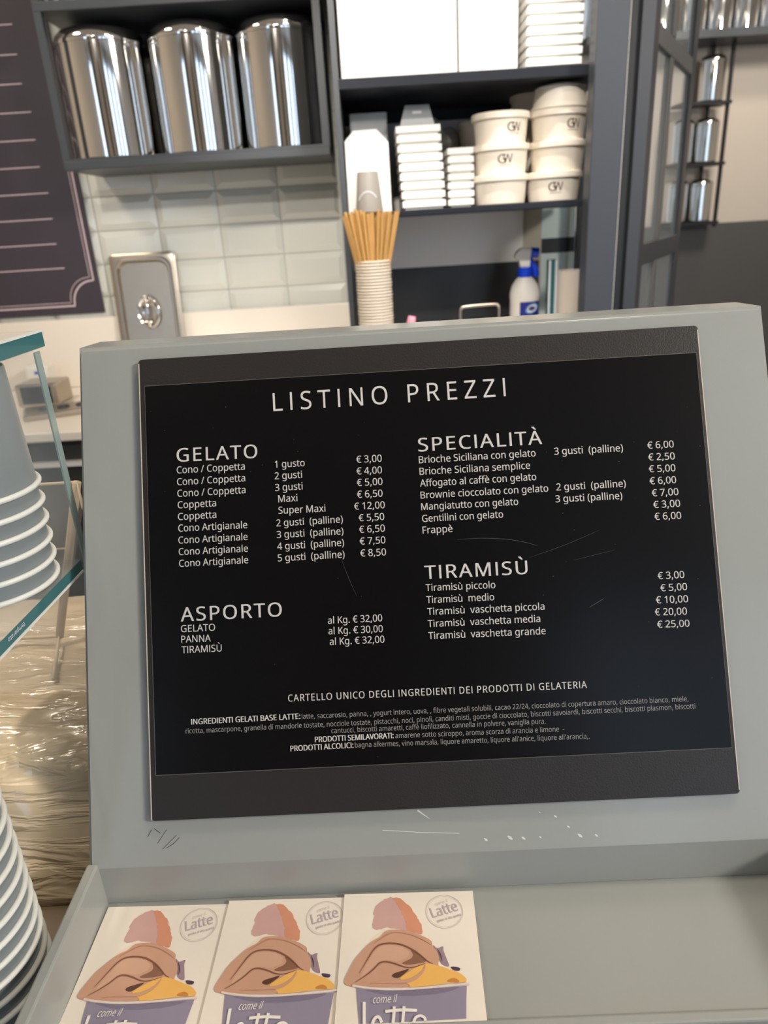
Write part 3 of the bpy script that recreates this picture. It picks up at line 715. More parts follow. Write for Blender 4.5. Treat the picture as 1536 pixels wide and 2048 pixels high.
flyer('gelato flyer in the middle of the tray, its right edge under the next flyer', -.1630, -.0947, TZ + .0016, -.018, .0948)
flyer('gelato flyer lying rightmost and on top, next to the empty tray floor', -.0768, -.0948, TZ + .0030, -.018, .0948)

# ------------------------------------------------------------------ glass cup display on the left
GX, GY = -.2475, .52
ph = math.radians(3.4)
gd = thing('glass_display', 'two-tier clear glass shelf with teal edges holding grey paper cups', 'glass shelf', (GX, GY, 0), -ph)
def slab(z0, z1, y0, y1, xL):
    bm = bmesh.new(); box(bm, xL, 0, y0, y1, z0, z1, bev=.0008, seg=1)
    for f in bm.faces: f.material_index = 0
    e = .0006
    b2 = bmesh.new()
    vs = [b2.verts.new(p) for p in ((e, y0, z0 + .0008), (e, y1, z0 + .0008), (e, y1, z1 - .0008), (e, y0, z1 - .0008))]
    b2.faces.new(vs); merge(bm, b2, 1)
    return bm
link('upper_shelf', slab(1.3775, 1.3898, -.60, .022, -.60), None, gd, mats=[M['glass'], M['glassedge']])
link('lower_shelf', slab(1.2030, 1.2130, -.40, .0, -.60), None, gd, mats=[M['glass'], M['glassedge']])
link('back_pane', BM((-.60, .000, .003, .011, 1.0845, 1.377), bev=.0008), M['glass'], gd)
bm = bmesh.new(); box(bm, .0003, .0016, .0032, .0108, 1.085, 1.3765); link('pane_edge', bm, M['paneedge'], gd)
bm = bmesh.new()
put_text(bm, 'temperato', (-.0915, 1.2099), (-.1130, 1.2099), .0032, lambda a, b: Vector((.0009, a, b)), weight=.01)
link('etched_mark', bm, M['label_glint'], gd)

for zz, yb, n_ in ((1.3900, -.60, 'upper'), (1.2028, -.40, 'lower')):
    bm = bmesh.new(); box(bm, -.0012, .0010, yb, .0215 if n_ == 'upper' else 0, zz - .0012, zz + .0006); link('painted_edge_glint', bm, M['rim'], gd)  # cream strips that paint the highlight along each shelf edge
# inverted grey paper cups, nested in stacks
def make_cup():
    t = thing('paper_cup', 'x', 'paper cup')
    bm = bmesh.new()
    lathe(bm, [(.0432, .001), (.0406, .0855), (.0402, .0865), (.0395, .0865), (.0402, .0845), (.0428, .002)], 56, cap0=False, cap1=False)
    # closed base, set a little inside the top edge
    lathe(bm, [(.0001, .0840), (.0402, .0840)], 56, cap0=False, cap1=False)
    link('cup_wall', bm, M['cupgrey'], t, True, angle=40)
    bm = bmesh.new()
    tube(bm, [(.0442 * math.cos(2 * math.pi * k / 56), .0442 * math.sin(2 * math.pi * k / 56), .0023) for k in range(56)], .0021, 10, True)
    link('rolled_rim', bm, M['rim'], t, True)
    return t
cup0 = make_cup()
ordn = ['lowest', 'second from the bottom', 'third from the bottom', 'third from the top', 'second from the top', 'topmost']
for k in range(6):
    lb = 'upside-down grey paper cup on the glass shelf, %s of its stack' % ordn[k]
    loc = (-.297 + .0006 * k, .4815, 1.2134 + .0147 * k)
    if k == 0:
        cup0.location = loc; cup0['label'] = lb; cup0['group'] = 'grey cups on the glass shelf'
    else: dup(cup0, loc, lb, group='grey cups on the glass shelf')
names_ = ['first', 'second', 'third', 'fourth', 'fifth', 'sixth', 'seventh', 'eighth', 'ninth', 'tenth', 'eleventh', 'twelfth', 'thirteenth', 'fourteenth', 'fifteenth']
for k in range(13):
    dup(cup0, (-.2975, .338, .9555 + .0139 * k), 'grey paper cup in tall stack on the counter, %s from the bottom' % names_[k], group='grey cups in the tall counter stack')

# film-wrapped parcel and clear bin behind
bm = bmesh.new()
N, Mv = 36, 40
def parcel(u, v):
    # u along X, v from bottom-front over the top to the back
    x = -.62 + .40 * u
    path = [(.416, .9555), (.425, .985), (.447, 1.04), (.466, 1.066), (.50, 1.078), (.56, 1.076), (.63, 1.072), (.73, 1.07), (.74, 1.05), (.742, .9555)]
    t = v * (len(path) - 1); i = min(int(t), len(path) - 2); f = t - i
    y = path[i][0] * (1 - f) + path[i + 1][0] * f; z = path[i][1] * (1 - f) + path[i + 1][1] * f
    wob = .0022 * math.sin(31 * u + 40 * v) + .0018 * math.sin(67 * v + 9 * u) + .0012 * math.sin(90 * u * v + 3)
    if v in (0.0, 1.0): wob = 0
    return Vector((x, y - wob * .6, z + wob * .8 if 0 < v < 1 else z))
gv = [[bm.verts.new(parcel(i / N, j / Mv)) for j in range(Mv + 1)] for i in range(N + 1)]
for i in range(N):
    for j in range(Mv): bm.faces.new((gv[i][j], gv[i + 1][j], gv[i + 1][j + 1], gv[i][j + 1]))
bm.faces.new(gv[0]); bm.faces.new(gv[N][::-1])
bm.faces.new([gv[i][0] for i in range(N + 1)][::-1] + [gv[i][Mv] for i in range(N + 1)])
bmesh.ops.triangulate(bm, faces=[f for f in bm.faces if len(f.verts) > 4])
tag(link('wrapped_parcel', bm, M['film'], smooth=True), 'brownish parcel in crinkled clear film on the counter behind the cups', 'parcel')
binn = thing('acrylic_bin', 'clear acrylic bin with thick edges standing on the film-wrapped parcel', 'bin', (-.335, .622, 1.079))
def wallq(a, b, c, d, th):
    bm = bmesh.new(); n = (Vector(b) - Vector(a)).cross(Vector(d) - Vector(a)).normalized() * th
    prism(bm, [a, b, c, d], n); return bm
link('back_wall', wallq((-.30, 0, 0), (0, 0, 0), (.053, 0, .165), (-.30, 0, .165), .004), M['acrylic'], binn)
link('side_wall', wallq((0, 0, 0), (.025, -.075, 0), (.085, -.07, .165), (.053, 0, .165), .004), M['acrylic'], binn)
bm = bmesh.new()
tube(bm, [(0, 0, .003), (.053, 0, .165)], .0042, 8); link('corner_edge', bm, M['acrylic_edge'], binn, True)
bm = bmesh.new()
tube(bm, [(-.30, 0, .165), (.053, 0, .165), (.085, -.07, .165)], .0014, 8); link('top_edge', bm, M['acrylic_edge'], binn, True)
bm = bmesh.new()
tube(bm, [(-.30, -.002, .10), (.033, -.002, .10)], .0011, 8); link('fill_edge', bm, M['acrylic_edge'], binn, True)
bm = bmesh.new()
tube(bm, [(-.30, 0, .004), (0, 0, .004), (.025, -.075, .004)], .002, 8); link('bottom_edge', bm, M['acrylic_edge'], binn, True)

# ------------------------------------------------------------------ menu board on the tiled wall
mb = thing('menu_board', 'dark purple wall menu board with pale ruled lines and notched white border', 'menu board', (0, 0, 0))
BY = WY - .018
link('panel', BM((-1.75, -.7745, BY, WY - .0085, 1.2525, 2.55), bev=.001), M['menu'], mb)
bm = bmesh.new()
fb = lambda x, z: Vector((x, BY - .0006, z))
for off, w_ in ((0.0, .0045), (.009, .0018)):
    xr, zb, r = -.788 - off, 1.2755 + off, .062
    pts = [(xr, 2.5), (xr, zb + r + .004)]
    arc = [(xr - .006 - r + r * math.cos(a), zb + r - 0 - r * 0 + 0) for a in ()]
    cxx, czz = xr - .004, zb + .004
    pts += [(cxx + r * math.cos(a), czz + r * math.sin(a)) for a in [math.radians(90 + i * 9) for i in range(11)]]
    pts += [(xr - r - .004, zb), (-1.70, zb)]
    stroke(bm, pts, w_, fb)
link('border', bm, M['chalk'], mb)
for k in range(10):
    z = 1.9575 - .0645 * k
    bm = bmesh.new(); stroke(bm, [(-1.62, z), (-.862 - .004 * (k % 3), z + .0015)], .0026, fb)
    link('ruled_line', bm, M['chalk'], mb)

# ------------------------------------------------------------------ canister shelf
cs = thing('canister_shelf', 'dark grey metal wall shelf frame holding the steel canisters', 'shelf', (0, 0, 0))
SX0, SX1, SY0, SY1 = -.712, -.080, 1.885, WY - .009
for z in (1.603, 1.920, 2.24):
    link('shelf_deck', BM((SX0, SX1, SY0 + .0, SY1, z, z + .019), bev=.0015), M['darkmetal'], cs)
for x in (SX0, SX1 - .017):
    link('post', BM((x, x + .017, SY0, SY0 + .017, 1.622, 1.920)), M['darkmetal'], cs)
    link('post', BM((x, x + .017, SY0, SY0 + .017, 1.939, 2.24)), M['darkmetal'], cs)
    link('post', BM((x, x + .017, SY1 - .017, SY1, 1.622, 1.920)), M['darkmetal'], cs)
link('back_rail', BM((SX0 + .017, SX1 - .017, SY1 - .012, SY1, 1.870, 1.920)), M['darkmetal'], cs)
link('front_lip', BM((SX0 + .017, SX1 - .017, SY0, SY0 + .003, 1.622, 1.627)), M['darkmetal'], cs)

def make_canister(r, h, label, group):
    t = thing('steel_canister', label, 'canister', group=group)
    bm = bmesh.new()
    lathe(bm, [(r - .004, .001), (r - .0005, .004), (r, .008), (r, h - .034)], 72, cap1=False)
    link('body', bm, M['steel'], t, True, angle=50)
    bm = bmesh.new()
    lathe(bm, [(r + .0008, h - .036), (r + .0016, h - .034), (r + .001, h - .026), (r - .004, h - .015), (r - .014, h - .0055), (r - .028, h - .001), (r - .05, h), (.002, h)], 72, cap0=False)
    link('lid', bm, M['steel'], t, True, angle=60)
    return t
can = make_canister(.1035, .279, 'polished steel canister leftmost on the dark wall shelf', 'steel canisters on the wall shelf')
can.location = (-.6105, 1.995, 1.6222)
dup(can, (-.394, 1.998, 1.6222), 'polished steel canister in the middle of the dark wall shelf')
dup(can, (-.186, 1.998, 1.6222), 'polished steel canister rightmost on the dark wall shelf')
up = [('polished steel canister at the left end of the upper shelf, only its base in view', -.604), ('polished steel canister in the middle of the upper shelf, only its base in view', -.394), ('polished steel canister at the right end of the upper shelf, only its base in view', -.186)]
for lb, x in up: dup(can, (x, 1.998, 1.9392), lb, group='steel canisters on the upper shelf')

# ------------------------------------------------------------------ steel pan lid leaning on the wall
pl = thing('pan_lid', 'brushed steel food pan lid with oval grip leaning upright on the tiles', 'lid', (-.640, 2.085, 1.0446))
pl.rotation_euler = (math.radians(-6.5), 0, math.radians(-1.5))
def rrect(w, z0, z1, r, n=6):
    pts = []
    for cx, cz, a0 in ((w - r, z1 - r, 0), (-w + r, z1 - r, 90), (-w + r, z0 + r, 180), (w - r, z0 + r, 270)):
        for k in range(n + 1):
            a = math.radians(a0 + k * 90 / n); pts.append((cx + r * math.cos(a), cz + r * math.sin(a)))
    return pts
bm = bmesh.new()
loops = [(.0925, .0, .364, .012, .004), (.0925, .0, .364, .012, -.001), (.0895, .003, .361, .012, -.003), (.0800, .013, .351, .030, -.003), (.0770, .016, .348, .030, -.0075), (.0735, .020, .344, .030, -.0075), (.0685, .025, .339, .028, .003)]
vl_ = [[bm.verts.new((x, y, z)) for x, z in rrect(w, a, b, r)] for w, a, b, r, y in loops]
for a, b in zip(vl_, vl_[1:]):
    for k in range(len(a)): bm.faces.new((a[k], a[(k + 1) % len(a)], b[(k + 1) % len(a)], b[k]))
bm.faces.new(vl_[-1]); bm.faces.new(vl_[0][::-1])
link('plate', bm, M['satin'], pl, True, angle=35)
bm = bmesh.new()
prof = [(1.0, -.0), (.96, -.004), (.86, -.003), (.7, .004), (.4, .009), (.02, .010)]
rings = [[bm.verts.new((.034 * s * math.cos(a), y - .0022 + .003, .205 + .046 * s * math.sin(a))) for a in [2 * math.pi * k / 40 for k in range(40)]] for s, y in prof]
for a, b in zip(rings, rings[1:]):
    for k in range(40): bm.faces.new((a[k], a[(k + 1) % 40], b[(k + 1) % 40], b[k]))
for v in bm.verts: v.co.y -= .006
link('grip_dish', bm, M['steel'], pl, True)
bm = bmesh.new(); tube(bm, [(0, -.004, .162), (0, -.011, .172), (0, -.014, .19), (0, -.014, .22), (0, -.011, .238), (0, -.004, .248)], .006, 10)
link('grip_bar', bm, M['steel'], pl, True)

# sink-side odds and ends on the back counter at far left
t = thing('white_canister', 'small white box with a blue spot on the back counter by the wall', 'box', (-.955, 2.05, 1.0442))
link('body', BM((-.035, .03, -.03, .03, 0, .085), bev=.006), M['white'], t)
link('blue_spot', BM((-.008, .008, -.0308, -.0302, .062, .070)), M['blue'], t)
t = thing('steel_tub', 'steel tub with dark opening on the back counter at far left', 'tub', (-.905, 1.93, 1.0442))
b_ = bmesh.new(); box(b_, -.055, .055, -.05, .05, 0, .06, bev=.006); link('body', b_, M['satin'], t)
link('dark_front', BM((-.04, .04, -.0512, -.0504, .008, .054)), M['darkpanel'], t)
t = thing('drain_tray', 'low steel draining tray with round holes on the back counter', 'tray', (-.80, 1.80, 1.0442), math.radians(24))
link('tray_body', BM((-.10, .16, -.055, .055, 0, .014), bev=.004), M['satin'], t)
for k in range(5):
    b_ = bmesh.new(); tube(b_, [(-.05 + .045 * k + .013 * math.cos(a), .013 * math.sin(a), .0150) for a in [2 * math.pi * i / 20 for i in range(20)]], .003, 6, True)
    link('drain_ring', b_, M['darkmetal'], t, True)

# ------------------------------------------------------------------ open storage shelving
ss = thing('storage_shelf', 'dark metal open shelving unit with white containers between tiles and pillar', 'shelf')
AX0, AX1, AY0, AY1 = -.046, .553, 1.757, 2.15
link('side_panel', BM((AX0 - .012, AX0, AY0, AY1 - .001, 1.0445, 2.3)), M['darkmetal'], ss)
link('upper_deck', BM((AX0, AX1, AY0, AY1, 1.716, 1.7365), bev=.0012), M['navymetal'], ss)
link('lower_deck', BM((AX0, AX1, AY0, AY1, 1.4575, 1.4705), bev=.0012), M['navymetal'], ss)
link('rear_rail', BM((AX0, .600, AY1 - .012, AY1, 1.690, 1.716)), M['navymetal'], ss)
link('rear_post', BM((.583, .599, AY1 - .018, AY1, 1.0445, 1.690)), M['blackmetal'], ss)
# panels behind the lower bay
struct(link('trim_6', BM((AX0 - .012, .435, 2.152, 2.162, 1.3225, 1.464)), M['satin_dk']))
struct(link('trim_13', BM((AX0 - .012, .50, 2.152, 2.162, 1.4645, 1.75)), M['baypanel']))
struct(link('trim_7', BM((AX0 - .012, .482, 2.1525, 2.170, 1.0, 1.3225)), M['darkpanel']))
struct(link('trim_8', BM((.40, .492, 2.172, 2.180, 1.0, 1.75)), M['beigepanel']))
tag(link('glass_screen', BM((.494, .592, 2.19, 2.196, 1.0, 1.75)), M['frosted']), 'pale teal glass screen behind the shelving, crossed by a dark band', 'glass screen')
sc2 = bpy.context.scene.objects['glass_screen']
link('dark_band', BM((.494, .592, 2.1885, 2.1899, 1.338, 1.378)), M['darkpanel'], sc2)

# top bay: tall white cartons and a stack of white lids
tag(link('white_carton', BM((-.040, .214, 1.80, 2.02, 1.7369, 2.22), bev=.003), M['foam']), 'large tall white carton at left on the top deck of the shelving', 'carton')
tag(link('white_carton', BM((.218, .346, 1.80, 2.02, 1.7369, 2.20), bev=.003), M['foam']), 'narrower tall white carton on the top deck, beside the stacked trays', 'carton')
def make_tray(name, w, d, h, label, group, m):
    bm = bmesh.new()
    ls = [(w - .0065, d - .0065, 0), (w - .0055, d - .0055, h * .20), (w, d, h * .28), (w, d, h * .96), (w - .001, d - .001, h), (w - .005, d - .005, h), (w - .008, d - .008, h * .5)]
    rr = [[bm.verts.new((x, y, z)) for x, y in ((-a, -b), (a, -b), (a, b), (-a, b))] for a, b, z in ls]
    for p, q in zip(rr, rr[1:]):
        for k in range(4): bm.faces.new((p[k], p[(k + 1) % 4], q[(k + 1) % 4], q[k]))
    bm.faces.new(rr[0][::-1]); bm.faces.new(rr[-1])
    o = link(name, bm, m); tag(o, label, 'tray', group)
    return o
tr0 = make_tray('foam_tray', .0595, .09, .0185, 'x', 'white trays on the top deck', M['foam'])
nn = ['lowest', 'second from the bottom', 'third from the bottom', 'fourth from the bottom', 'fifth from the bottom', 'sixth from the bottom', 'seventh from the bottom', 'eighth from the bottom', 'ninth from the bottom', 'tenth from the bottom', 'eleventh from the bottom', 'twelfth from the bottom', 'thirteenth from the bottom']
for k in range(9):
    o = tr0 if k == 0 else tr0.copy()
    if k: COL.objects.link(o)
    o.location = (.4205 + .0008 * (k % 2), 1.87, 1.7368 + .0192 * k)
    o['label'] = 'white foam tray on the top deck, %s of its stack' % nn[k]

# middle bay
bm = bmesh.new()
prism(bm, [(-.0435, 1.79, 1.4708), (.056, 1.79, 1.4708), (.055, 1.79, 1.614), (.030, 1.79, 1.641), (-.022, 1.79, 1.640), (-.046 + .004, 1.79, 1.620)], (0, .10, 0))
tag(link('white_dispenser', bm, M['foam']), 'bright white carton with clipped top corners behind the straws', 'carton')
tag(link('grey_carton', BM((-.030, .058, 1.90, 2.03, 1.4708, 1.688), bev=.003), M['greyfoam']), 'grey carton standing behind the bright white clipped carton', 'carton')
cupw = thing('paper_cup', 'pale grey paper cup standing upside down in front of the clipped white carton', 'paper cup', (.0045, 1.775, 1.4708))
bm = bmesh.new(); lathe(bm, [(.0310, 0), (.0235, .082), (.0225, .083)], 40); link('cup_wall', bm, mat('pale_grey_cup', srgb(140, 135, 128), .5), cupw, True, angle=40)
bm = bmesh.new()
for a0 in (0,):
    stroke(bm, [(-.012 + .022 * math.cos(a), .016 + .026 * math.sin(a)) for a in [math.radians(160 - i * 10) for i in range(14)]], .0018, lambda u, v: Vector((u + .01, -math.sqrt(max(1e-8, (.0315 - .0080 * v / .082) ** 2 - (u + .01) ** 2)) - .0004, v)))
link('arc_print', bm, M['label_glint'], cupw)
cupw.location.y = 1.785 - .028
cupw.location = (.0045, 1.7895 - .0325, 1.4708)
tr1 = make_tray('takeaway_tray', .0500, .075, .0188, 'x', 'white takeaway trays in the middle bay', M['foam'])
for k in range(9):
    o = tr1 if k == 0 else tr1.copy()
    if k: COL.objects.link(o)
    o.location = (.1325 - .0011 * k, 1.875, 1.4708 + .0194 * k)
    o['label'] = 'white takeaway tray in tall middle-bay stack, %s' % nn[k]
bm = bmesh.new()
prism(bm, [(-.041, 0, 0), (.041, 0, 0), (.029, .01, .047), (-.026, .01, .047)], (0, .06, 0))
t = link('folded_carton', bm, M['greyfoam']); t.location = (.1255, 1.85, 1.4708 + .0194 * 9); tag(t, 'small grey trapezoid carton on top of the tall takeaway tray stack', 'carton')
link('slot', BM((-.010, .011, -.0004, .0, .029, .0345)), M['white'], t).location = (0, .0055, 0)
tr2 = make_tray('takeaway_tray', .0300, .07, .0175, 'x', 'white takeaway trays by the tubs', M['foam'])
for k in range(7):
    o = tr2 if k == 0 else tr2.copy()
    if k: COL.objects.link(o)
    o.location = (.2215 + .0006 * (k % 2), 1.895, 1.4708 + .0181 * k)
    o['label'] = 'white takeaway tray beside the tubs, %s of short stack' % nn[k]
# crumpled pale bag behind
bm = bmesh.new(); bmesh.ops.create_icosphere(bm, subdivisions=4, radius=1)
rb = random.Random(11)
for v in bm.verts:
    d = .75 + .25 * math.sin(5 * v.co.x + 3 * v.co.z) * math.cos(4 * v.co.y + 2 * v.co.x)
    v.co = Vector((v.co.x * .075 * d + v.co.z * .01, v.co.y * .05 * d, max(-.999, v.co.z) * .092 * d))
zmin = min(v.co.z for v in bm.verts)
for v in bm.verts: v.co.z -= zmin
t = link('white_bag', bm, mat('pale_grey_bag', srgb(196, 190, 182), .5), smooth=True); t.location = (.190, 2.05, 1.4708); t.scale = (1, 1, 1.25)
tag(t, 'crumpled pale grey bag at the back, above the short tray stack', 'bag')

# white tubs with the GW mark
def tub_map(r0, r1, h):
    def f(u, v):   # u = arc length, v = height
        r = r0 + (r1 - r0) * v / h + .0004
        a = u / r
        return Vector((r * math.sin(a), -r * math.cos(a), v))
    return f
def make_tub(label, group, logo=None, lid=True):
    t = thing('ice_cream_tub', label, 'tub', group=group)
    bm = bmesh.new(); lathe(bm, [(.0545, .0), (.0570, .002), (.0620, .0565)], 56); link('tub_wall', bm, M['tub'], t, True, angle=40)
    bm = bmesh.new(); lathe(bm, [(.0622, .0500), (.0665, .0502), (.0668, .0520), (.0664, .0625), (.0640, .0637), (.003, .0637)], 56, cap0=True); link('lid', bm, M['tub'], t, True, angle=40)
    if logo is not None:
        bm = bmesh.new(); f = tub_map(.0570, .0620, .0565)
        uc, w_ = logo
        put_text(bm, 'G', (uc - .0165, .0225), (uc + .0020, .0225), .0180, f)
        put_text(bm, 'W', (uc - .0055, .0225), (uc + .0170, .0225), .0180, f)
        stroke(bm, [(uc - .014 + .0045 * i, .0182) for i in range(7)], .0008, f)
        link('logo', bm, M['logo_brown'], t)
    return t
g_ = 'white tubs in the middle bay'
tubs = [((.3165, 1.845), 0, None, 'plain white lidded tub at the bottom of the left tub stack'), ((.3175, 1.845), 1, (.000, 1), 'white tub with GW mark in the middle of the left tub stack'), ((.3165, 1.845), 2, (.022, 1), 'white tub with GW mark on top of the left tub stack'),
        ((.4420, 1.845), 0, (-.008, 1), 'white tub with GW mark at the bottom of the right tub stack'), ((.4490, 1.845), 1, None, 'plain white tub in the right stack between two marked tubs'), ((.4500, 1.845), 2, (.022, 1), 'white tub with GW mark near the pillar, third from the bottom of the right stack')]
for (x, y), k, lg, lb in tubs:
    t = make_tub(lb, g_, lg); t.location = (x, y, 1.4708 + .0638 * k)
t = thing('ice_cream_tub', 'upside-down white tub topping the right stack next to the pillar', 'tub', (.4510, 1.842, 1.4708 + .0638 * 3), 0, g_)
t.scale = (1, 1, .90)
bm = bmesh.new(); lathe(bm, [(.0640, .0), (.0660, .001), (.0655, .006), (.0615, .0068), (.0560, .046), (.0555, .048)], 56); link('tub_wall', bm, M['tub'], t, True, angle=40)
bm = bmesh.new(); lathe(bm, [(.0565, .046), (.0568, .048), (.050, .0535), (.03, .0575), (.002, .058)], 56, cap0=True); link('domed_base', bm, M['tub'], t, True, angle=40)
gm = mat('grey_white_tub', srgb(214, 204, 190), .5)
for x, y, z, n_, lb in ((.425, 1.995, 1.4708, 4, 'tall pale tub with rim at the back, behind the right tub stack'), (.300, 2.03, 1.4708, 3, 'pale tub at the back, seen between the two tub stacks')):
    t = thing('ice_cream_tub', lb, 'tub', (x, y, z), 0, 'pale tubs at the back of the middle bay')
    h = .0657 * n_ - (.0 if n_ == 3 else .018)
    bm = bmesh.new(); lathe(bm, [(.050, 0), (.056, h - .012)], 48); link('tub_wall', bm, gm, t, True, angle=40)
    bm = bmesh.new(); lathe(bm, [(.056, h - .014), (.060, h - .013), (.060, h - .001), (.057, h), (.002, h)], 48); link('lid', bm, gm, t, True, angle=40)

# ------------------------------------------------------------------ lower bay, on the back counter
cupS = thing('paper_cup', 'x', 'paper cup')
bm = bmesh.new(); lathe(bm, [(.0290, .0005), (.0378, .0885), (.0372, .0885), (.0285, .004), (.001, .004)], 40, cap0=True, cap1=False); link('cup_wall', bm, M['cupwhite'], cupS, True, angle=40)
bm = bmesh.new(); tube(bm, [(.0396 * math.cos(2 * math.pi * k / 40), .0396 * math.sin(2 * math.pi * k / 40), .0885) for k in range(40)], .0024, 8, True); link('rolled_rim', bm, M['cupwhite'], cupS, True)
NCUP = 35
_o = 'first second third fourth fifth sixth seventh eighth ninth tenth eleventh twelfth thirteenth fourteenth fifteenth sixteenth seventeenth eighteenth nineteenth twentieth'.split()
ORD = _o + ['twenty-' + w for w in _o[:9]] + ['thirtieth'] + ['thirty-' + w for w in _o[:9]]
ZB = 1.0444
for k in range(NCUP):
    r = cupS if k == 0 else dup(cupS, (0, 0, 0))
    r.location = (.0048 + .0004 * math.sin(k * 1.7), 1.745, ZB + .00685 * k)
    r['group'] = 'nested white cups under the straws'
    r['label'] = 'white paper cup in the nested straw stack, %s from the top' % ORD[NCUP - 1 - k]
cupS['group'] = 'nested white cups under the straws'
ztop = ZB + .00685 * (NCUP - 1) + .0885
zin = ztop - .070
rs = random.Random(21)
for k in range(36):
    a = rs.uniform(0, 2 * math.pi); rr = .0335 * math.sqrt(rs.uniform(.04, 1))
    if k < 15: a = math.radians(182 + 12.5 * k); rr = .0335
    elif k < 27: a = math.radians(188 + 15.5 * (k - 15)); rr = .0255
    bx, by = rr * .72 * math.cos(a), rr * .72 * math.sin(a)
    tx, ty = rr * 1.86 * math.cos(a) + rs.uniform(-.006, .006), rr * 1.45 * math.sin(a) + rs.uniform(-.004, .004)
    L = .178 + rs.uniform(-.008, .006)
    d = Vector((tx - bx, ty - by, .172)).normalized()
    p0 = Vector((.0048 + bx, 1.745 + by, zin)); p1 = p0 + d * L
    bm = bmesh.new(); tube(bm, [p0, p1], .0034, 8)
    # open end of the straw
    tube(bm, [p1 - d * .004, p1 + d * .0001], .0024, 8, mi=1)
    o = link('straw', bm, None, smooth=True, mats=[M['kraft'], M['kraft']], angle=40)
    tag(o, 'light brown straw standing in the cup stack below the shelves', 'straw', 'light brown straws in the cup')
    o.data.transform(Matrix.Translation(-p0)); o.location = p0

wh = thing('wire_basket', 'small wire basket with bent handle on the back counter', 'basket', (.252, 1.745, ZB))
bm = bmesh.new(); tube(bm, catmull([(-.046, 0, .12), (-.046, 0, .192), (-.043, 0, .203), (-.034, 0, .207), (.034, 0, .209), (.043, 0, .205), (.046, 0, .195), (.046, 0, .12)], 4), .0035, 8); link('handle', bm, M['satin'], wh, True)
for k in range(4):
    bm = bmesh.new(); z = .004 + .038 * k
    tube(bm, [(-.05, -.03, z), (.05, -.03, z), (.05, .03, z), (-.05, .03, z)], .002, 6, True); link('wire_ring', bm, M['satin'], wh, True)
for x, y in ((-.05, -.03), (.05, -.03), (.05, .03), (-.05, .03), (0, -.03), (0, .03), (-.046, 0), (.046, 0)):
    bm = bmesh.new(); tube(bm, [(x, y, .002), (x, y, .120)], .002, 6); link('wire_upright', bm, M['satin'], wh, True)
pk = bmesh.new(); tube(pk, catmull([(0, 0, 0), (.012, 0, .05), (.02, .004, .11), (.035, .006, .178)], 4), [.011] * 12 + [.009], 10)
tag(link('pink_scoop', pk, M['pink'], smooth=True), 'pink plastic handle poking up beside the straw cups', 'scoop').location = (.057, 1.76, ZB + .012)

# trigger spray bottle
sb = thing('spray_bottle', 'white trigger spray bottle with blue nozzle and navy label', 'spray bottle', (.4015, 1.955, ZB))
sb.scale = (1, 1, .955)
def ell(bm, prof, seg=48):
    rr = [[bm.verts.new((a * math.cos(2 * math.pi * k / seg), b * math.sin(2 * math.pi * k / seg), z)) for k in range(seg)] for a, b, z in prof]
    for p, q in zip(rr, rr[1:]):
        for k in range(seg): bm.faces.new((p[k], p[(k + 1) % seg], q[(k + 1) % seg], q[k]))
    bm.faces.new(rr[0][::-1]); bm.faces.new(rr[-1])
bm = bmesh.new(); ell(bm, [(.036, .026, 0), (.0385, .028, .004), (.0385, .028, .203), (.0395, .029, .206), (.0385, .029, .222), (.034, .026, .240), (.025, .021, .254), (.0175, .0175, .262), (.0165, .0165, .264)])
link('bottle', bm, M['white'], sb, True, angle=50)
bm = bmesh.new(); lathe(bm, [(.0150, .262), (.0185, .2625), (.0185, .286), (.0170, .287)], 32); link('collar', bm, M['blue'], sb, True, angle=40)
bm = bmesh.new()
prism(bm, [(-.014, -.012, .287), (.012, -.012, .287), (.009, -.012, .303), (.013, -.012, .312), (.016, -.012, .336), (-.010, -.012, .338), (-.022, -.012, .330), (-.029, -.012, .318), (-.027, -.012, .310), (-.016, -.012, .309)], (0, .024, 0))
bmesh.ops.bevel(bm, geom=list(bm.edges), offset=.0025, segments=2, affect='EDGES')
link('spray_head', bm, M['white'], sb, True, angle=50)
bm = bmesh.new(); tube(bm, [(.014, 0, .325), (.034, 0, .3225)], [.0125, .0130], 20); link('nozzle', bm, M['blue'], sb, True, angle=50)
bm = bmesh.new(); tube(bm, catmull([(.012, 0, .312), (.016, 0, .300), (.025, 0, .285), (.029, 0, .268), (.026, 0, .262)], 4), [.0065] * 8 + [.0085] * 6 + [.0078] * 3, 14); link('trigger', bm, M['blue'], sb, True)
def bmap(k):
    def f(u, v):
        x = max(-.0384, min(.0384, u)); y = -.028 * math.sqrt(max(0.0001, 1 - (x / .0389) ** 2)) - k
        return Vector((x * 1.004, y, v))
    return f
bm = bmesh.new()
nx, f = 14, bmap(.0004)
for i in range(nx):
    a, b = -.0165 + .053 * i / nx, -.0165 + .053 * (i + 1) / nx
    for z0_, z1_ in ((.05, .12), (.12, .198)):
        bm.faces.new([bm.verts.new(f(p, q)) for p, q in ((a, z0_), (b, z0_), (b, z1_), (a, z1_))])
lab = link('label_panel', bm, M['label'], sb)
bm = bmesh.new()
ov = lambda s, k: [(.0145 + s * (.0185 * math.cos(t) * .90 - .0125 * math.sin(t) * .42), .180 + s * (.0185 * math.cos(t) * .42 + .0125 * math.sin(t) * .90)) for t in [2 * math.pi * i / 32 for i in range(32)]]
fill(bm, ov(1.0, 0), bmap(.0009), 0); fill(bm, ov(.78, 0), bmap(.0013), 1)
fill(bm, [(-.010, .143), (.030, .143), (.030, .155), (-.010, .155)], bmap(.0009), 2)
stroke(bm, [(.004, .1755), (.0095, .181), (.0105, .177), (.0155, .182), (.018, .180), (.024, .1855)], .0016, bmap(.0017), 3)
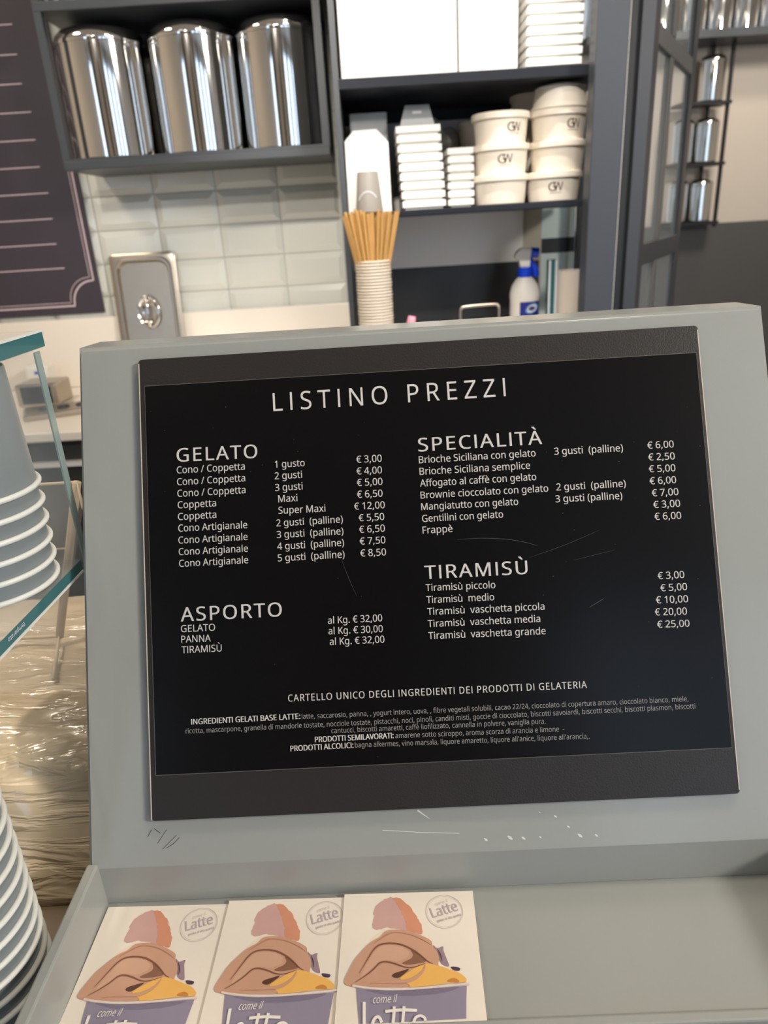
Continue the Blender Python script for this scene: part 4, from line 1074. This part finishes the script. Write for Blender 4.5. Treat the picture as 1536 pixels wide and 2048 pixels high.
link('label_print', bm, None, sb, mats=[M['labelcyan'], M['label_glint'], M['labelpurple'], M['pinkgrey']])

tag(link('glass_slab', BM((.452, .474, 1.905, 1.93, ZB, 1.336), bev=.002), M['glassedge']), 'upright thick glass slab with teal edge between spray bottle and paper roll', 'glass slab')
sl = bpy.context.scene.objects['glass_slab']
for x in (.452, .4685): link('painted_highlight', BM((x, x + .0055, 1.9035, 1.9048, ZB + .004, 1.335)), M['label_glint'], sl)  # pale strips painting highlights down the slab's edges
t = thing('paper_roll', 'white paper towel roll standing by the pillar', 'paper roll', (.5125, 1.945, ZB))
bm = bmesh.new(); lathe(bm, [(.0375, 0), (.0385, .002), (.0385, .259), (.0370, .261), (.019, .261), (.019, .245), (.001, .245)], 48); link('towel', bm, M['paperroll'], t, True, angle=40)

# ------------------------------------------------------------------ far room: canister rack
fs2 = thing('far_shelf', 'long dark wall shelf with steel canisters in the far room', 'shelf')
link('deck', BM((1.30, 4.1, 4.72, 4.998, 2.312, 2.352)), M['darkmetal'], fs2)
rk = thing('canister_rack', 'black steel wall rack of small shelves with canisters in the far room', 'rack')
RXr = 2.205
for z in (1.985, 1.655, 1.318):
    link('rack_shelf', BM((1.90, RXr, 4.80, 4.958, z, z + .018)), M['blackmetal'], rk)
link('rack_pole', BM((RXr - .008, RXr + .010, 4.85, 4.870, 1.300, 2.312)), M['blackmetal'], rk)
link('rack_pole', BM((1.99, 2.008, 4.94, 4.958, 1.318, 2.312)), M['blackmetal'], rk)
link('rack_pole', BM((2.115, 2.135, 4.94, 4.958, 1.318, 2.312)), M['blackmetal'], rk)
far = make_canister(.0720, .245, 'steel canister on the highest small rack shelf in the far room', 'steel canisters in the far room')
far.location = (2.097, 4.87, 2.0035)
dup(far, (2.097, 4.87, 1.6735), 'steel canister on the middle rack shelf in the far room')
dup(far, (2.097, 4.87, 1.3365), 'steel canister on the lowest rack shelf in the far room')
dup(far, (1.945, 4.87, 1.6735), 'steel canister beside the middle rack one, half hidden by the glazed door')
dup(far, (1.945, 4.87, 1.3365), 'steel canister beside the lowest rack one, half hidden by the glazed door')
pos = ['leftmost, seen through the shelving', 'second from the left, behind the door glass', 'third from the left, behind the door frame', 'at the right edge of the door', 'just right of the door', 'second right of the door', 'third right of the door', 'near the right edge of the photo', 'at the very right edge']
for k, x in enumerate((1.36, 1.55, 1.76, 1.94, 2.09, 2.24, 2.39, 2.54, 2.69)):
    dup(far, (x, 4.84, 2.3522), 'steel canister on the long far shelf, %s' % pos[k], group='steel canisters on the long far shelf')
